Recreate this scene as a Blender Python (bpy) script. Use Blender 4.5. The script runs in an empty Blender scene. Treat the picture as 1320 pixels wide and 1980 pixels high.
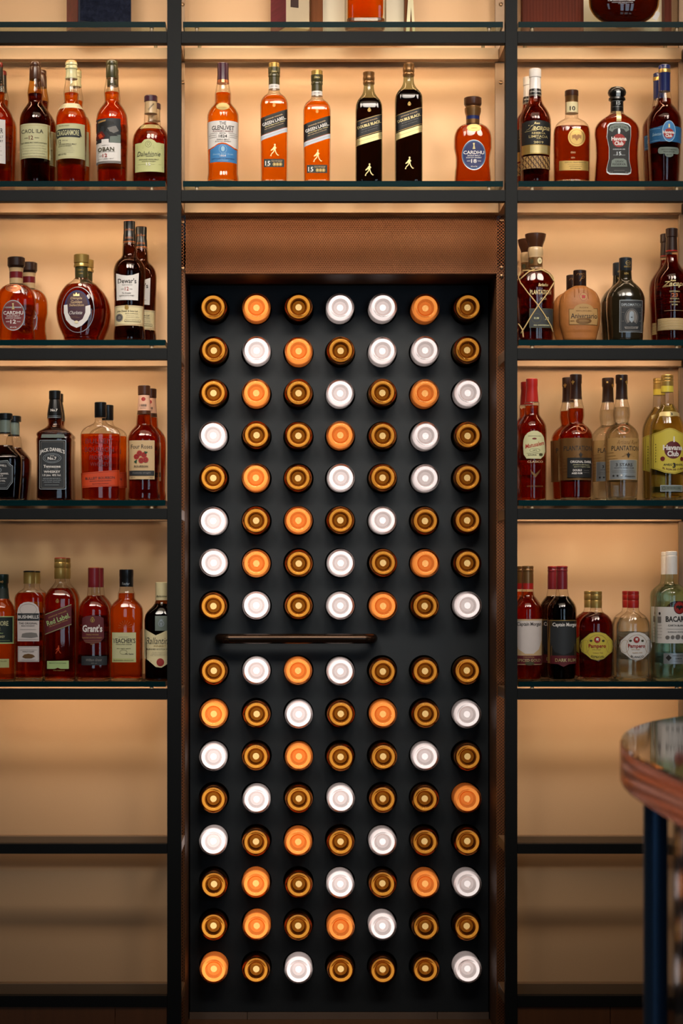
import bpy, bmesh, math, random
from mathutils import Vector, Matrix
random.seed(7)
sc = bpy.context.scene
C = sc.collection
PI = math.pi

# ------------------------------------------------------------------ camera
L = 5.32                 # camera to the front plane of the steel frame (y = 0)
F = 4080.0               # focal length in pixels of the 1320x1980 frame
VX, VY = 555.0, 1130.0   # where the lens axis meets the picture
ZC = 1.185               # camera height
XC = 0.0
cam = bpy.data.cameras.new('camera')
cam.sensor_fit = 'VERTICAL'
cam.sensor_height = 36.0
cam.lens = F / 1980 * 36.0
cam.shift_x = (660 - VX) / 1980.0
cam.shift_y = (VY - 990) / 1980.0
cam.clip_start = 0.05
cam.dof.use_dof = True
cam.dof.focus_distance = L + 0.18
cam.dof.aperture_fstop = 4.6
cam_o = bpy.data.objects.new('camera', cam)
C.objects.link(cam_o)
cam_o.location = (XC, -L, ZC)
cam_o.rotation_euler = (PI / 2, 0, 0)
sc.camera = cam_o

# ------------------------------------------------------------------ view, world, room light
sc.view_settings.view_transform = 'Standard'
sc.view_settings.look = 'None'
sc.view_settings.gamma = 1
sc.view_settings.use_curve_mapping = False
sc.view_settings.exposure = 0.0
sc.cycles.max_bounces = 14
sc.cycles.transmission_bounces = 14
sc.cycles.transparent_max_bounces = 40
sc.cycles.diffuse_bounces = 3
sc.cycles.glossy_bounces = 5
sc.cycles.caustics_refractive = False
sc.cycles.caustics_reflective = False
sc.cycles.sample_clamp_indirect = 4.0
sc.cycles.use_denoising = True
w = bpy.data.worlds.new('world')
sc.world = w
w.use_nodes = True
w.node_tree.nodes['Background'].inputs[0].default_value = (0.55, 0.62, 0.75, 1)
w.node_tree.nodes['Background'].inputs[1].default_value = 0.02

LED_POWER = 23.0          # emission of the shelf strips
LED_COLOR = (1.0, 0.71, 0.45)


def area(name, loc, target, size, power, color):
    l = bpy.data.lights.new(name, 'AREA')
    l.shape = 'RECTANGLE'
    l.size, l.size_y = size
    l.energy = power
    l.color = color
    o = bpy.data.objects.new(name, l)
    C.objects.link(o)
    o.location = loc
    o.rotation_euler = (Vector(target) - Vector(loc)).to_track_quat('-Z', 'Y').to_euler()
    return o


# track spotlights over the guests' side aimed at the upper shelves, and the daylight windows far behind on the right
for x, t in ((-0.9, -0.35), (0.35, 0.12), (1.6, 0.65)):
    l = bpy.data.lights.new('track_spotlight', 'SPOT')
    l.energy = 300
    l.color = (1.0, 0.90, 0.79)
    l.spot_size = math.radians(39)
    l.spot_blend = 1.0
    l.shadow_soft_size = 0.55
    o = bpy.data.objects.new('track_spotlight', l)
    C.objects.link(o)
    o.location = (x, -2.9, 3.9)
    o.rotation_euler = (Vector((t, 0.1, 2.0)) - Vector(o.location)).to_track_quat('-Z', 'Y').to_euler()
area('ambient_fill', (0.3, -2.2, 4.2), (0.3, -1.6, 0), (3.0, 1.4), 26, (1.0, 0.78, 0.56))  # unseen warm fill added overhead to lift the dark lower bays and floor
area('daylight_window', (-1.0, -7.4, 1.9), (0.3, 0.2, 1.2), (0.5, 2.3), 9, (0.55, 0.77, 1.0))  # extra window light added to brighten the counter leg and streak the bottles
for i in range(3):
    area('daylight_window', (1.5 + i * 0.62, -7.0, 1.9), (0.3, 0.2, 1.3), (0.42, 2.3), 10, (0.55, 0.77, 1.0))


# ------------------------------------------------------------------ helpers
def wx(px, d):
    return XC + (px - VX) / F * d


def wz(py, d):
    return ZC + (VY - py) / F * d


def lin(c):
    c = c / 255.0
    return c / 12.92 if c <= 0.04045 else ((c + 0.055) / 1.055) ** 2.4


MATS = {}


def nodes_of(m):
    m.use_nodes = True
    nt = m.node_tree
    return nt, nt.nodes, nt.links


def mat(name, rgb=None, rough=0.5, metal=0.0, bump=0.0, bscale=60.0, var=0.0, vscale=(20, 20, 20), coat=0.0, spec=0.5):
    """Principled surface with optional noise in colour and bump."""
    if name in MATS:
        return MATS[name]
    m = bpy.data.materials.new(name)
    nt, N, K = nodes_of(m)
    p = N['Principled BSDF']
    col = tuple(lin(c) for c in rgb) + (1,)
    p.inputs['Base Color'].default_value = col
    p.inputs['Roughness'].default_value = rough
    p.inputs['Metallic'].default_value = metal
    p.inputs['Coat Weight'].default_value = coat
    p.inputs['Specular IOR Level'].default_value = spec
    tc = N.new('ShaderNodeTexCoord')
    mp = N.new('ShaderNodeMapping')
    mp.inputs['Scale'].default_value = vscale
    K.new(tc.outputs['Object'], mp.inputs[0])
    ns = N.new('ShaderNodeTexNoise')
    ns.inputs['Scale'].default_value = 1.0
    ns.inputs['Detail'].default_value = 4
    K.new(mp.outputs[0], ns.inputs['Vector'])
    mx = N.new('ShaderNodeMix')
    mx.data_type = 'RGBA'
    v = max(var, 0.02)
    mx.inputs['A'].default_value = tuple(c * (1 - v) for c in col[:3]) + (1,)
    mx.inputs['B'].default_value = tuple(min(1, c * (1 + v)) for c in col[:3]) + (1,)
    K.new(ns.outputs['Fac'], mx.inputs['Factor'])
    K.new(mx.outputs['Result'], p.inputs['Base Color'])
    if bump:
        n2 = N.new('ShaderNodeTexNoise')
        n2.inputs['Scale'].default_value = bscale
        K.new(tc.outputs['Object'], n2.inputs['Vector'])
        b = N.new('ShaderNodeBump')
        b.inputs['Strength'].default_value = bump
        b.inputs['Distance'].default_value = 0.001
        K.new(n2.outputs['Fac'], b.inputs['Height'])
        K.new(b.outputs[0], p.inputs['Normal'])
    MATS[name] = m
    return m


def mat_shell(name, tint=(0.96, 0.95, 0.92), edge=(0.45, 0.36, 0.25)):
    """Thin bottle glass: see-through, darker where looked at edge-on, with a mirror sheen."""
    if name in MATS:
        return MATS[name]
    m = bpy.data.materials.new(name)
    nt, N, K = nodes_of(m)
    N.remove(N['Principled BSDF'])
    out = N['Material Output']
    lw = N.new('ShaderNodeLayerWeight')
    lw.inputs['Blend'].default_value = 0.5
    pw = N.new('ShaderNodeMath'); pw.operation = 'POWER'; pw.inputs[1].default_value = 3.5
    K.new(lw.outputs['Facing'], pw.inputs[0])
    cm = N.new('ShaderNodeMix'); cm.data_type = 'RGBA'
    cm.inputs['A'].default_value = tint + (1,)
    cm.inputs['B'].default_value = edge + (1,)
    K.new(pw.outputs[0], cm.inputs['Factor'])
    tr = N.new('ShaderNodeBsdfTransparent')
    K.new(cm.outputs['Result'], tr.inputs[0])
    gl = N.new('ShaderNodeBsdfGlossy')
    gl.inputs['Roughness'].default_value = 0.03
    p5 = N.new('ShaderNodeMath'); p5.operation = 'POWER'; p5.inputs[1].default_value = 4.0
    K.new(lw.outputs['Facing'], p5.inputs[0])
    ma = N.new('ShaderNodeMath'); ma.operation = 'MULTIPLY_ADD'
    ma.inputs[1].default_value = 0.55; ma.inputs[2].default_value = 0.05
    K.new(p5.outputs[0], ma.inputs[0])
    mx = N.new('ShaderNodeMixShader')
    K.new(ma.outputs[0], mx.inputs[0])
    K.new(tr.outputs[0], mx.inputs[1])
    K.new(gl.outputs[0], mx.inputs[2])
    K.new(mx.outputs[0], out.inputs[0])
    MATS[name] = m
    return m


def mat_liquid(name, tint, mixf=0.5, ior=1.33, rough=0.0):
    """Spirit: part straight-through tinted light, part refraction."""
    if name in MATS:
        return MATS[name]
    m = bpy.data.materials.new(name)
    nt, N, K = nodes_of(m)
    N.remove(N['Principled BSDF'])
    out = N['Material Output']
    tr = N.new('ShaderNodeBsdfTransparent')
    tr.inputs[0].default_value = tint + (1,)
    g = N.new('ShaderNodeBsdfGlass')
    g.inputs['Color'].default_value = tint + (1,)
    g.inputs['IOR'].default_value = ior
    g.inputs['Roughness'].default_value = rough
    mx = N.new('ShaderNodeMixShader')
    mx.inputs[0].default_value = mixf
    K.new(tr.outputs[0], mx.inputs[1])
    K.new(g.outputs[0], mx.inputs[2])
    K.new(mx.outputs[0], out.inputs[0])
    MATS[name] = m
    return m


def mat_emit(name, color, strength, per_object=False):
    if name in MATS:
        return MATS[name]
    m = bpy.data.materials.new(name)
    nt, N, K = nodes_of(m)
    N.remove(N['Principled BSDF'])
    e = N.new('ShaderNodeEmission')
    e.inputs[0].default_value = color + (1,)
    e.inputs[1].default_value = strength
    if per_object:
        oi = N.new('ShaderNodeObjectInfo')
        sp = N.new('ShaderNodeSeparateColor')
        K.new(oi.outputs['Color'], sp.inputs[0])
        mu = N.new('ShaderNodeMath'); mu.operation = 'MULTIPLY'; mu.inputs[1].default_value = strength
        K.new(sp.outputs[0], mu.inputs[0])
        K.new(mu.outputs[0], e.inputs[1])
    K.new(e.outputs[0], N['Material Output'].inputs[0])
    MATS[name] = m
    return m


def obj(name, bm, mats, parent=None, smooth=None, loc=None):
    me = bpy.data.meshes.new(name)
    if smooth is not None:
        lim = math.radians(smooth)
        for f in bm.faces:
            f.smooth = True
        for e in bm.edges:
            if len(e.link_faces) == 2 and e.calc_face_angle(0) > lim:
                e.smooth = False
    bm.to_mesh(me)
    bm.free()
    for m in (mats if isinstance(mats, (list, tuple)) else [mats]):
        me.materials.append(m)
    o = bpy.data.objects.new(name, me)
    C.objects.link(o)
    if parent:
        o.parent = parent
    if loc:
        o.location = loc
    return o


def empty(name, loc, rz=0.0):
    o = bpy.data.objects.new(name, None)
    o.empty_display_size = 0.05
    C.objects.link(o)
    o.location = loc
    o.rotation_euler = (0, 0, rz)
    return o


def tag(o, label, cat, group=None):
    o['label'] = label
    o['category'] = cat
    if group:
        o['group'] = group
    return o


def struct(o):
    o['kind'] = 'structure'
    return o


def box(bm, x0, x1, y0, y1, z0, z1, mi=0, bevel=0.0):
    vs = [bm.verts.new((x, y, z)) for x in (x0, x1) for y in (y0, y1) for z in (z0, z1)]
    fs = []
    for q in ((0, 1, 3, 2), (4, 6, 7, 5), (0, 4, 5, 1), (2, 3, 7, 6), (0, 2, 6, 4), (1, 5, 7, 3)):
        f = bm.faces.new([vs[i] for i in q])
        f.material_index = mi
        fs.append(f)
    if bevel:
        es = list({e for f in fs for e in f.edges})
        bmesh.ops.bevel(bm, geom=es, offset=bevel, segments=2, affect='EDGES', profile=0.7)
    return fs


def bar_obj(name, dims, m, parent=None, bevel=0.0012):
    bm = bmesh.new()
    box(bm, *dims, bevel=bevel)
    return obj(name, bm, m, parent)


def lathe(bm, prof, seg=40, mi=0, axis='z', close=True, shape=None):
    """prof: [(z, r)], optional shape(z, r) -> (half depth, exponent)."""
    rings = []
    for z, r in prof:
        b, n = shape(z, r) if shape else (r, 2.0)
        ring = []
        for k in range(seg):
            t = 2 * PI * (k + 0.5) / seg
            c, s = math.cos(t), math.sin(t)
            x = r * math.copysign(abs(c) ** (2 / n), c)
            y = b * math.copysign(abs(s) ** (2 / n), s)
            ring.append(bm.verts.new((x, y, z)))
        rings.append(ring)
    for i in range(len(rings) - 1):
        for k in range(seg):
            f = bm.faces.new((rings[i][k], rings[i][(k + 1) % seg], rings[i + 1][(k + 1) % seg], rings[i + 1][k]))
            f.material_index = mi if not callable(mi) else mi(0.5 * (prof[i][0] + prof[i + 1][0]))
    if close:
        a = bm.faces.new(rings[0][::-1])
        b_ = bm.faces.new(rings[-1])
        a.material_index = mi if not callable(mi) else mi(prof[0][0])
        b_.material_index = mi if not callable(mi) else mi(prof[-1][0])
    bmesh.ops.recalc_face_normals(bm, faces=bm.faces[:])
    return rings


def pchip(pts):
    """monotone cubic through [(z, r)] with z rising; returns a function."""
    zs = [p[0] for p in pts]; rs = [p[1] for p in pts]; n = len(pts)
    h = [zs[i + 1] - zs[i] for i in range(n - 1)]
    dl = [(rs[i + 1] - rs[i]) / h[i] for i in range(n - 1)]
    m = [0.0] * n
    m[0], m[-1] = dl[0], dl[-1]
    for i in range(1, n - 1):
        if dl[i - 1] * dl[i] > 0:
            w1 = 2 * h[i] + h[i - 1]; w2 = h[i] + 2 * h[i - 1]
            m[i] = (w1 + w2) / (w1 / dl[i - 1] + w2 / dl[i])

    def f(z):
        if z <= zs[0]:
            return rs[0]
        if z >= zs[-1]:
            return rs[-1]
        i = 0
        while z > zs[i + 1]:
            i += 1
        t = (z - zs[i]) / h[i]
        return ((1 + 2 * t) * (1 - t) ** 2 * rs[i] + t * (1 - t) ** 2 * h[i] * m[i]
                + t * t * (3 - 2 * t) * rs[i + 1] + t * t * (t - 1) * h[i] * m[i + 1])
    return f


# ------------------------------------------------------------------ colours of paper, foil, paint
PAL = {
    'sage': (196, 194, 150), 'sage2': (186, 188, 128), 'white': (226, 222, 218), 'cream': (226, 212, 166),
    'ivory': (236, 224, 184), 'black': (18, 18, 18), 'ink': (38, 34, 32), 'grey': (120, 116, 112),
    'red': (158, 34, 28), 'darkred': (104, 20, 16), 'blue': (62, 128, 186), 'navy': (34, 42, 92),
    'gold': (176, 144, 78), 'palegold': (206, 188, 132), 'olive': (66, 62, 34), 'green': (24, 66, 40),
    'palegreen': (170, 196, 130), 'orange': (196, 64, 20), 'beige': (196, 166, 124), 'pink': (224, 176, 148),
    'silver': (168, 174, 176), 'brown': (72, 42, 26), 'darkbrown': (44, 27, 20), 'yellow': (206, 188, 70),
    'bronze': (130, 92, 52), 'charcoal': (38, 42, 46), 'darkgreen': (20, 34, 28), 'maroon': (92, 26, 34),
    'teal': (30, 92, 140), 'copper': (178, 104, 62), 'pewter': (108, 120, 112), 'tan': (170, 132, 78),
    'mist': (196, 204, 214), 'plum': (66, 34, 48), 'lightblue': (150, 190, 214), 'dove': (206, 196, 192), 'burgundy': (112, 30, 36),
}


def pm(key):
    metal = key in ('gold', 'silver', 'bronze', 'copper', 'palegold')
    return mat('ink_' + key if not metal else 'foil_' + key, PAL[key], 0.38 if metal else 0.6, 0.55 if metal else 0.0,
               var=0.05, vscale=(60, 60, 60))


def cm_(key):   # cap plastics and foils: glossier
    metal = key in ('gold', 'silver', 'bronze', 'copper', 'palegold')
    return mat('cap_' + key, PAL[key], 0.28, 0.6 if metal else 0.0, var=0.06, vscale=(80, 80, 80), coat=0.15)

# ------------------------------------------------------------------ dimensions of the back bar
YB0, YB1 = 0.165, 0.195      # back crossbars
YW = 0.235                   # back wall
YD = 0.430                   # face of the wine bottle door
DW, DD = L + YW, L + YD
SHELVES = [(-264, -253, -246, -223), (42, 53, 60, 83), (350, 361, 367, 389), (657, 668, 673, 695),
           (967, 978, 983, 1004), (1318, 1328, 1332, 1353), (None, None, 1632, 1651), (None, None, 1926, 1947)]
BAYS = {'left': (-60, 323), 'center': (350, 977), 'right': (1000, 1341)}
X = lambda px, y=0.0: wx(px, L + y)
Z = lambda py, y=0.0: wz(py, L + y)
GT = {i: wz(s[0], L + 0.012) for i, s in enumerate(SHELVES) if s[0] is not None}   # top of each glass shelf

m_steel = mat('dark_steel', (25, 27, 28), 0.6, 0.0, spec=0.15, bump=0.12, bscale=400, var=0.12, vscale=(30, 30, 6))
m_bronze = mat('champagne_steel', (146, 118, 90), 0.38, 0.35, bump=0.08, bscale=300, var=0.08, vscale=(8, 60, 60))
m_wall = mat('beige_laminate', (226, 183, 138), 0.55, bump=0.25, bscale=900, var=0.025, vscale=(3, 3, 3))
m_mesh = mat('bronze_mesh', (158, 98, 54), 0.45, 0.3, var=0.1)
m_meshback = mat('mesh_backing', (124, 74, 38), 0.7, var=0.1, vscale=(200, 200, 8))
m_reveal = mat('reveal_bronze', (92, 62, 40), 0.6, 0.2, var=0.3, vscale=(700, 700, 1))
m_dark = mat('dark_void', (16, 12, 10), 0.9)
m_door = mat('door_black', (33, 38, 42), 0.55, 0.0, spec=0.3, bump=0.1, bscale=200, var=0.2, vscale=(6, 6, 6))
m_floor = mat('brown_oak_floor', (98, 66, 40), 0.45, bump=0.3, bscale=60, var=0.3, vscale=(40, 3, 3))
m_led = mat_emit('led_diffuser', LED_COLOR, LED_POWER, per_object=True)
m_housing = mat('led_housing', (70, 66, 62), 0.5, 0.4)

# floor, room shell
bm = bmesh.new()
box(bm, -3.6, 4.2, -8.0, YD + 0.5, -0.05, 0.0)
fl = obj('floor', bm, m_floor); struct(fl)
m_room = mat('room_plaster', (92, 88, 84), 0.8)
for nm, d in (('ceiling', (-3.6, 4.2, -8.0, 0.7, 4.3, 4.4)), ('wall_front', (-3.6, 4.2, -8.1, -8.0, 0, 4.3)),
              ('wall_left', (-3.7, -3.6, -8.0, 0.7, 0, 4.3)), ('wall_right', (4.2, 4.3, -8.0, 0.7, 0, 4.3))):
    struct(bar_obj(nm, d, m_room, bevel=0))

# back wall: three panels round the niche
bm = bmesh.new()
xl, xr = X(358.7, YW), X(959.3, YW)
zt = Z(529, YW)
box(bm, -3.6, X(340, YW), YW, YW + 0.02, 0.0, 3.2)
struct(obj('wall_back', bm, m_wall))
bm = bmesh.new()
box(bm, X(985, YW), 4.2, YW, YW + 0.02, 0.0, 3.2)
struct(obj('wall_back', bm, m_wall))
bm = bmesh.new()
box(bm, X(340, YW), X(985, YW), YW, YW + 0.02, Z(404, YW), 3.2)
struct(obj('wall_back', bm, m_wall))

# niche box behind the mesh
bm = bmesh.new()
box(bm, xl - 0.02, xl - 0.0015, YW + 0.004, YD + 0.1, 0.0, zt)
box(bm, xr + 0.0015, xr + 0.02, YW + 0.004, YD + 0.1, 0.0, zt)
box(bm, xl - 0.02, xr + 0.02, YW + 0.014, YD + 0.1, zt, zt + 0.02)
struct(obj('trim_1', bm, m_reveal))
bm = bmesh.new()
box(bm, X(330, YW), X(990, YW), YD + 0.50, YD + 0.52, 0, 2.2)
box(bm, X(330, YW), X(332, YW), YW + 0.03, YD + 0.5, 0, 2.2)
box(bm, X(988, YW), X(990, YW), YW + 0.03, YD + 0.5, 0, 2.2)
box(bm, X(330, YW), xl - 0.021, YW + 0.03, YW + 0.04, 0, 2.0)
box(bm, xr + 0.021, X(990, YW), YW + 0.03, YW + 0.04, 0, 2.0)
struct(obj('trim_2', bm, m_dark))

# ------------------------------------------------------------------ steel frame
frame = tag(empty('shelving_frame', (0, 0.1, 0)), 'dark steel back bar shelving frame of posts and crossbars around the wine bottle door', 'shelving frame')


def fr_part(name, dims, m, bevel=0.0012):
    d = list(dims); d[2] -= 0.1; d[3] -= 0.1
    return bar_obj(name, d, m, frame, bevel)


ZTOP = Z(-330)
for a, b in ((-88, -60), (323, 350), (977, 1000), (1341, 1368)):
    fr_part('post', (X(a), X(b), 0.0, 0.030, 0.0, ZTOP), m_steel)
for a, b in ((337, 357), (957, 982), (1312, 1345), (-92, -55)):
    u = fr_part('upright', (X(a, YB1), X(b, YB1), YB1 + 0.001, YB1 + 0.012, Z(389) if a in (337, 957) else 0.0, ZTOP), m_bronze)
    if a == 337 or a == 957:
        for py in (159, 8):
            b2 = bmesh.new()
            lathe(b2, [(0, 0.0052), (0.002, 0.0050), (0.0028, 0.0035), (0.0022, 0.0022), (0.0022, 0.001)], seg=20)
            bmesh.ops.rotate(b2, verts=b2.verts[:], cent=(0, 0, 0), matrix=Matrix.Rotation(PI / 2, 3, 'X'))
            o = obj('screw', b2, mat('screw_steel', (150, 120, 90), 0.3, 0.8), u, smooth=40)
            o.location = (X(968 if a == 957 else 353, YB1), YB1 - 0.1 + 0.001, Z(py, YB1))
for i, s in enumerate(SHELVES):
    z0, z1 = Z(s[3]), Z(s[2])
    for bay, (a, b) in BAYS.items():
        if bay != 'center' or i < 3:
            fr_part('crossbar', (X(a) + 0.0004, X(b) - 0.0004, 0.001, 0.029, z0, z1), m_steel)
            fr_part('back_crossbar', (X(a) + 0.0004, X(b) - 0.0004, YB0, YB1, z0, z1), m_bronze)
    for x0, x1 in ((X(-84), X(-64)), (X(327), X(349.6)), (X(977.4), X(996)), (X(1345), X(1364))):
        fr_part('side_rail', (x0, x1, 0.031, YB1 - 0.0005, z0 + 0.0005, z1 - 0.0005), m_bronze)

# ------------------------------------------------------------------ LED strips behind the front crossbars
LEVEL = {('left', 0): .8, ('left', 1): 1.0, ('left', 2): .95, ('left', 3): 0.95, ('left', 4): .24, ('left', 5): 1.05,
         ('center', 0): .75, ('center', 1): 1.05, ('center', 2): .95,
         ('right', 0): .8, ('right', 1): .95, ('right', 2): .9, ('right', 3): .95, ('right', 4): 1.1, ('right', 5): 1.05}
ORD = ['', 'top', 'second', 'third', 'fourth', 'fifth']
for (bay, i), lv in LEVEL.items():
    a, b = BAYS[bay]
    s = SHELVES[i]
    z0, z1 = Z(s[3]) + 0.004, Z(s[2]) - 0.006
    bm = bmesh.new()
    x0, x1 = X(a) + 0.012, X(b) - 0.012
    y = 0.0302
    # housing: wedge whose slanted face looks back and down
    pts = [(y, z0), (y, z1), (y + 0.012, z1), (y + 0.012, z1 - 0.004), (y + 0.004, z0)]
    va = [bm.verts.new((x0, p, q)) for p, q in pts]
    vb = [bm.verts.new((x1, p, q)) for p, q in pts]
    bm.faces.new(va[::-1]); bm.faces.new(vb)
    for k in range(5):
        f = bm.faces.new((va[k], va[(k + 1) % 5], vb[(k + 1) % 5], vb[k]))
        if k == 3:
            f.material_index = 1
    bmesh.ops.recalc_face_normals(bm, faces=bm.faces[:])
    o = obj('led_strip', bm, [m_housing, m_led])
    o.color = (lv, lv, lv, 1)
    where = {'left': 'left bay', 'center': 'centre bay', 'right': 'right bay'}[bay]
    tag(o, 'warm light strip tucked behind the %s crossbar of the %s' % ('out-of-frame' if i == 0 else ORD[i], where), 'light strip', 'light strips behind the shelf crossbars')

# ------------------------------------------------------------------ glass shelves
m_gface = mat_shell('shelf_glass', (0.90, 0.95, 0.91), (0.55, 0.70, 0.62))
m_gedge = mat('shelf_glass_edge', (0, 32, 35), 0.35, 0.0, spec=0.06, var=0.4, vscale=(4, 4, 300))
m_pad = mat('clear_pad', (150, 130, 100), 0.2)
for i, s in enumerate(SHELVES):
    if s[0] is None:
        continue
    for bay, (a, b) in BAYS.items():
        if bay == 'center' and i > 2:
            continue
        za, zb = wz(s[1], L + 0.012), wz(s[0], L + 0.012)
        za = max(za, Z(s[2]) + 0.0035)
        x0, x1 = X(a) + 0.004, X(b) - 0.005
        bm = bmesh.new()
        fs = box(bm, x0, x1, 0.012, 0.188, za, zb)
        for f in bm.faces:
            if abs(f.normal.z) < 0.5:
                f.material_index = 1
        bmesh.ops.recalc_face_normals(bm, faces=bm.faces[:])
        for f in bm.faces:
            f.normal_update()
            f.material_index = 0 if abs(f.normal.z) > 0.5 else 1
        g = obj('glass_shelf', bm, [m_gface, m_gedge])
        where = {'left': 'left bay', 'center': 'centre bay', 'right': 'right bay'}[bay]
        tag(g, 'clear glass shelf with dark teal edge, %s in the %s' % ('above the picture' if i == 0 else ORD[i] + ' from the top', where), 'shelf', 'glass shelves of the back bar')
        for px in (x0 + 0.035, x1 - 0.035):
            for yy in (0.018, 0.180):
                b2 = bmesh.new()
                lathe(b2, [(Z(s[2]), 0.006), (Z(s[2]) + 0.002, 0.0045), (za - 0.001, 0.0045), (za, 0.006)], seg=16)
                o = obj('shelf_pad', b2, m_pad, g, smooth=40)
                o.location = (px, yy, 0)

# ------------------------------------------------------------------ expanded metal mesh


def lattice(bm, x0, x1, z0, z1, y, cw, ch, sw, th):
    """diamond mesh of thin strands"""
    nx = int(math.ceil((x1 - x0) / cw)); nz = int(math.ceil((z1 - z0) / ch))
    def strand(p, q):
        d = Vector((q[0] - p[0], 0, q[1] - p[1])).normalized()
        n = Vector((-d.z, 0, d.x)) * sw * 0.5
        P = Vector((p[0], y, p[1])); Q = Vector((q[0], y, q[1]))
        off = Vector((0, -th, 0))
        v = [bm.verts.new(t) for t in (P - n, P + n, Q + n, Q - n)]
        bm.faces.new(v)
        u = [bm.verts.new(t) for t in (P - n + off * 0.6, Q - n + off * 0.6)]
        bm.faces.new((v[0], v[3], u[1], u[0]))
    for j in range(nz):
        za = z0 + j * ch
        if za + ch > z1 + 1e-4:
            break
        for i in range(nx):
            xa = x0 + i * cw
            if xa + cw > x1 + cw * 0.3:
                break
            strand((xa, za), (xa + cw / 2, za + ch / 2))
            strand((xa + cw, za), (xa + cw / 2, za + ch / 2))
            strand((xa + cw / 2, za + ch / 2), (xa, za + ch))
            strand((xa + cw / 2, za + ch / 2), (xa + cw, za + ch))


zm = Z(402, YW)
mesh_t = tag(empty('metal_mesh_screen', (X(650, YW), YW, zt)), 'bronze expanded metal mesh screen above and beside the wine bottle door', 'mesh screen')
mx, mz = X(650, YW), zt
bm = bmesh.new()
lattice(bm, xl - mx, xr - mx, 0.001, zm - mz, 0, 0.0064, 0.0100, 0.0021, 0.0018)
obj('header_mesh', bm, m_mesh, mesh_t)
bm = bmesh.new()
box(bm, xl - mx, xr - mx, 0.008, 0.0125, 0.0, zm - mz)
obj('backing_sheet', bm, m_meshback, mesh_t)
for a, b in ((343, 358.7), (959.3, 979)):
    bm = bmesh.new()
    lattice(bm, X(a, YW) - mx, X(b, YW) - mx, 0.02 - mz, zm - mz, -0.001, 0.0088, 0.0082, 0.0016, 0.0015)
    o = obj('side_mesh', bm, m_mesh, mesh_t)
    for py in ((426, 518, 534) if a > 900 else (430, 520)):
        b2 = bmesh.new()
        lathe(b2, [(0, 0.0048), (0.002, 0.0045), (0.003, 0.002), (0.0031, 0.0004)], seg=16)
        bmesh.ops.rotate(b2, verts=b2.verts[:], cent=(0, 0, 0), matrix=Matrix.Rotation(PI / 2, 3, 'X'))
        k = obj('screw', b2, mat('screw_steel', (150, 120, 90), 0.3, 0.8), o, smooth=40)
        k.location = (X(969.5 if a > 900 else 353, YW) - mx, -0.004, Z(py, YW) - mz)

# ------------------------------------------------------------------ plinth and threshold
m_plinth = mat('plinth_brown', (112, 70, 38), 0.5, var=0.25, vscale=(60, 3, 3))
for nm, a, b in (('baseboard_left', -88, 323), ('baseboard_right', 1000, 1368)):
    bm = bmesh.new()
    cuts = [X(a)] + ([X(222)] if nm.endswith('left') else [X(1180)]) + [X(b)]
    for p, q in zip(cuts, cuts[1:]):
        box(bm, p + 0.0008, q - 0.0008, 0.006, 0.024, 0.0, Z(1947) - 0.001, bevel=0.001)
    struct(obj(nm, bm, m_plinth))
th = bmesh.new()
for a, b in ((366, 478), (478, 845), (845, 945)):
    box(th, max(wx(a, DD), xl + 0.0005) + 0.0006, min(wx(b, DD), xr - 0.0005) - 0.0006, YD - 0.004, YD + 0.03, 0.0, 0.0195, bevel=0.001)
struct(obj('trim_3', th, mat('threshold_grey', (118, 98, 84), 0.5, 0.2, var=0.1)))

# ------------------------------------------------------------------ door full of wine bottles
PROTR = 0.068
DB = DD - PROTR
COLX = [412, 495, 577, 658.5, 740.5, 822.5, 904.5]
ROWY = [593, 676.5, 759, 841, 923, 1006, 1088.5, 1171.5, 1298, 1381.5, 1464, 1546, 1628.5, 1711, 1793, 1876.5]
cx = [wx(p, DB) for p in COLX]
cz = [wz(p, DB) for p in ROWY]
HR = 0.0415
door = struct(empty('door_1', (cx[3], YD, 0.02)))
bm = bmesh.new()
dx0, dx1 = xl + 0.003, xr - 0.003
dz0, dz1 = 0.021, wz(552, DD)
xe = [dx0] + [0.5 * (cx[i] + cx[i + 1]) for i in range(6)] + [dx1]
bands = []
for half in (range(0, 8), range(8, 16)):
    half = list(half)
    pitch = cz[half[0]] - cz[half[1]]
    zs = [cz[half[0]] + pitch * 0.5] + [0.5 * (cz[i] + cz[i + 1]) for i in half[:-1]] + [cz[half[-1]] - pitch * 0.5]
    bands.append(zs)


def quad(x0, x1, z0, z1, y=0.0):
    f = bm.faces.new([bm.verts.new(p) for p in ((x0, y, z0), (x1, y, z0), (x1, y, z1), (x0, y, z1))])


def holed(x0, x1, z0, z1, px, pz, r, th_=0.030, seg=48):
    angs = sorted(set([2 * PI * k / seg for k in range(seg)] + [math.atan2(b - pz, a - px) % (2 * PI) for a in (x0, x1) for b in (z0, z1)]))
    inner, outer, deep = [], [], []
    for t in angs:
        c, s = math.cos(t), math.sin(t)
        ks = []
        if c > 1e-9: ks.append((x1 - px) / c)
        if c < -1e-9: ks.append((x0 - px) / c)
        if s > 1e-9: ks.append((z1 - pz) / s)
        if s < -1e-9: ks.append((z0 - pz) / s)
        k = min(ks)
        inner.append(bm.verts.new((px + r * c, 0, pz + r * s)))
        deep.append(bm.verts.new((px + r * c, th_, pz + r * s)))
        outer.append(bm.verts.new((px + k * c, 0, pz + k * s)))
    n = len(angs)
    for i in range(n):
        j = (i + 1) % n
        bm.faces.new((inner[i], outer[i], outer[j], inner[j]))
        bm.faces.new((inner[j], deep[j], deep[i], inner[i]))


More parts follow.
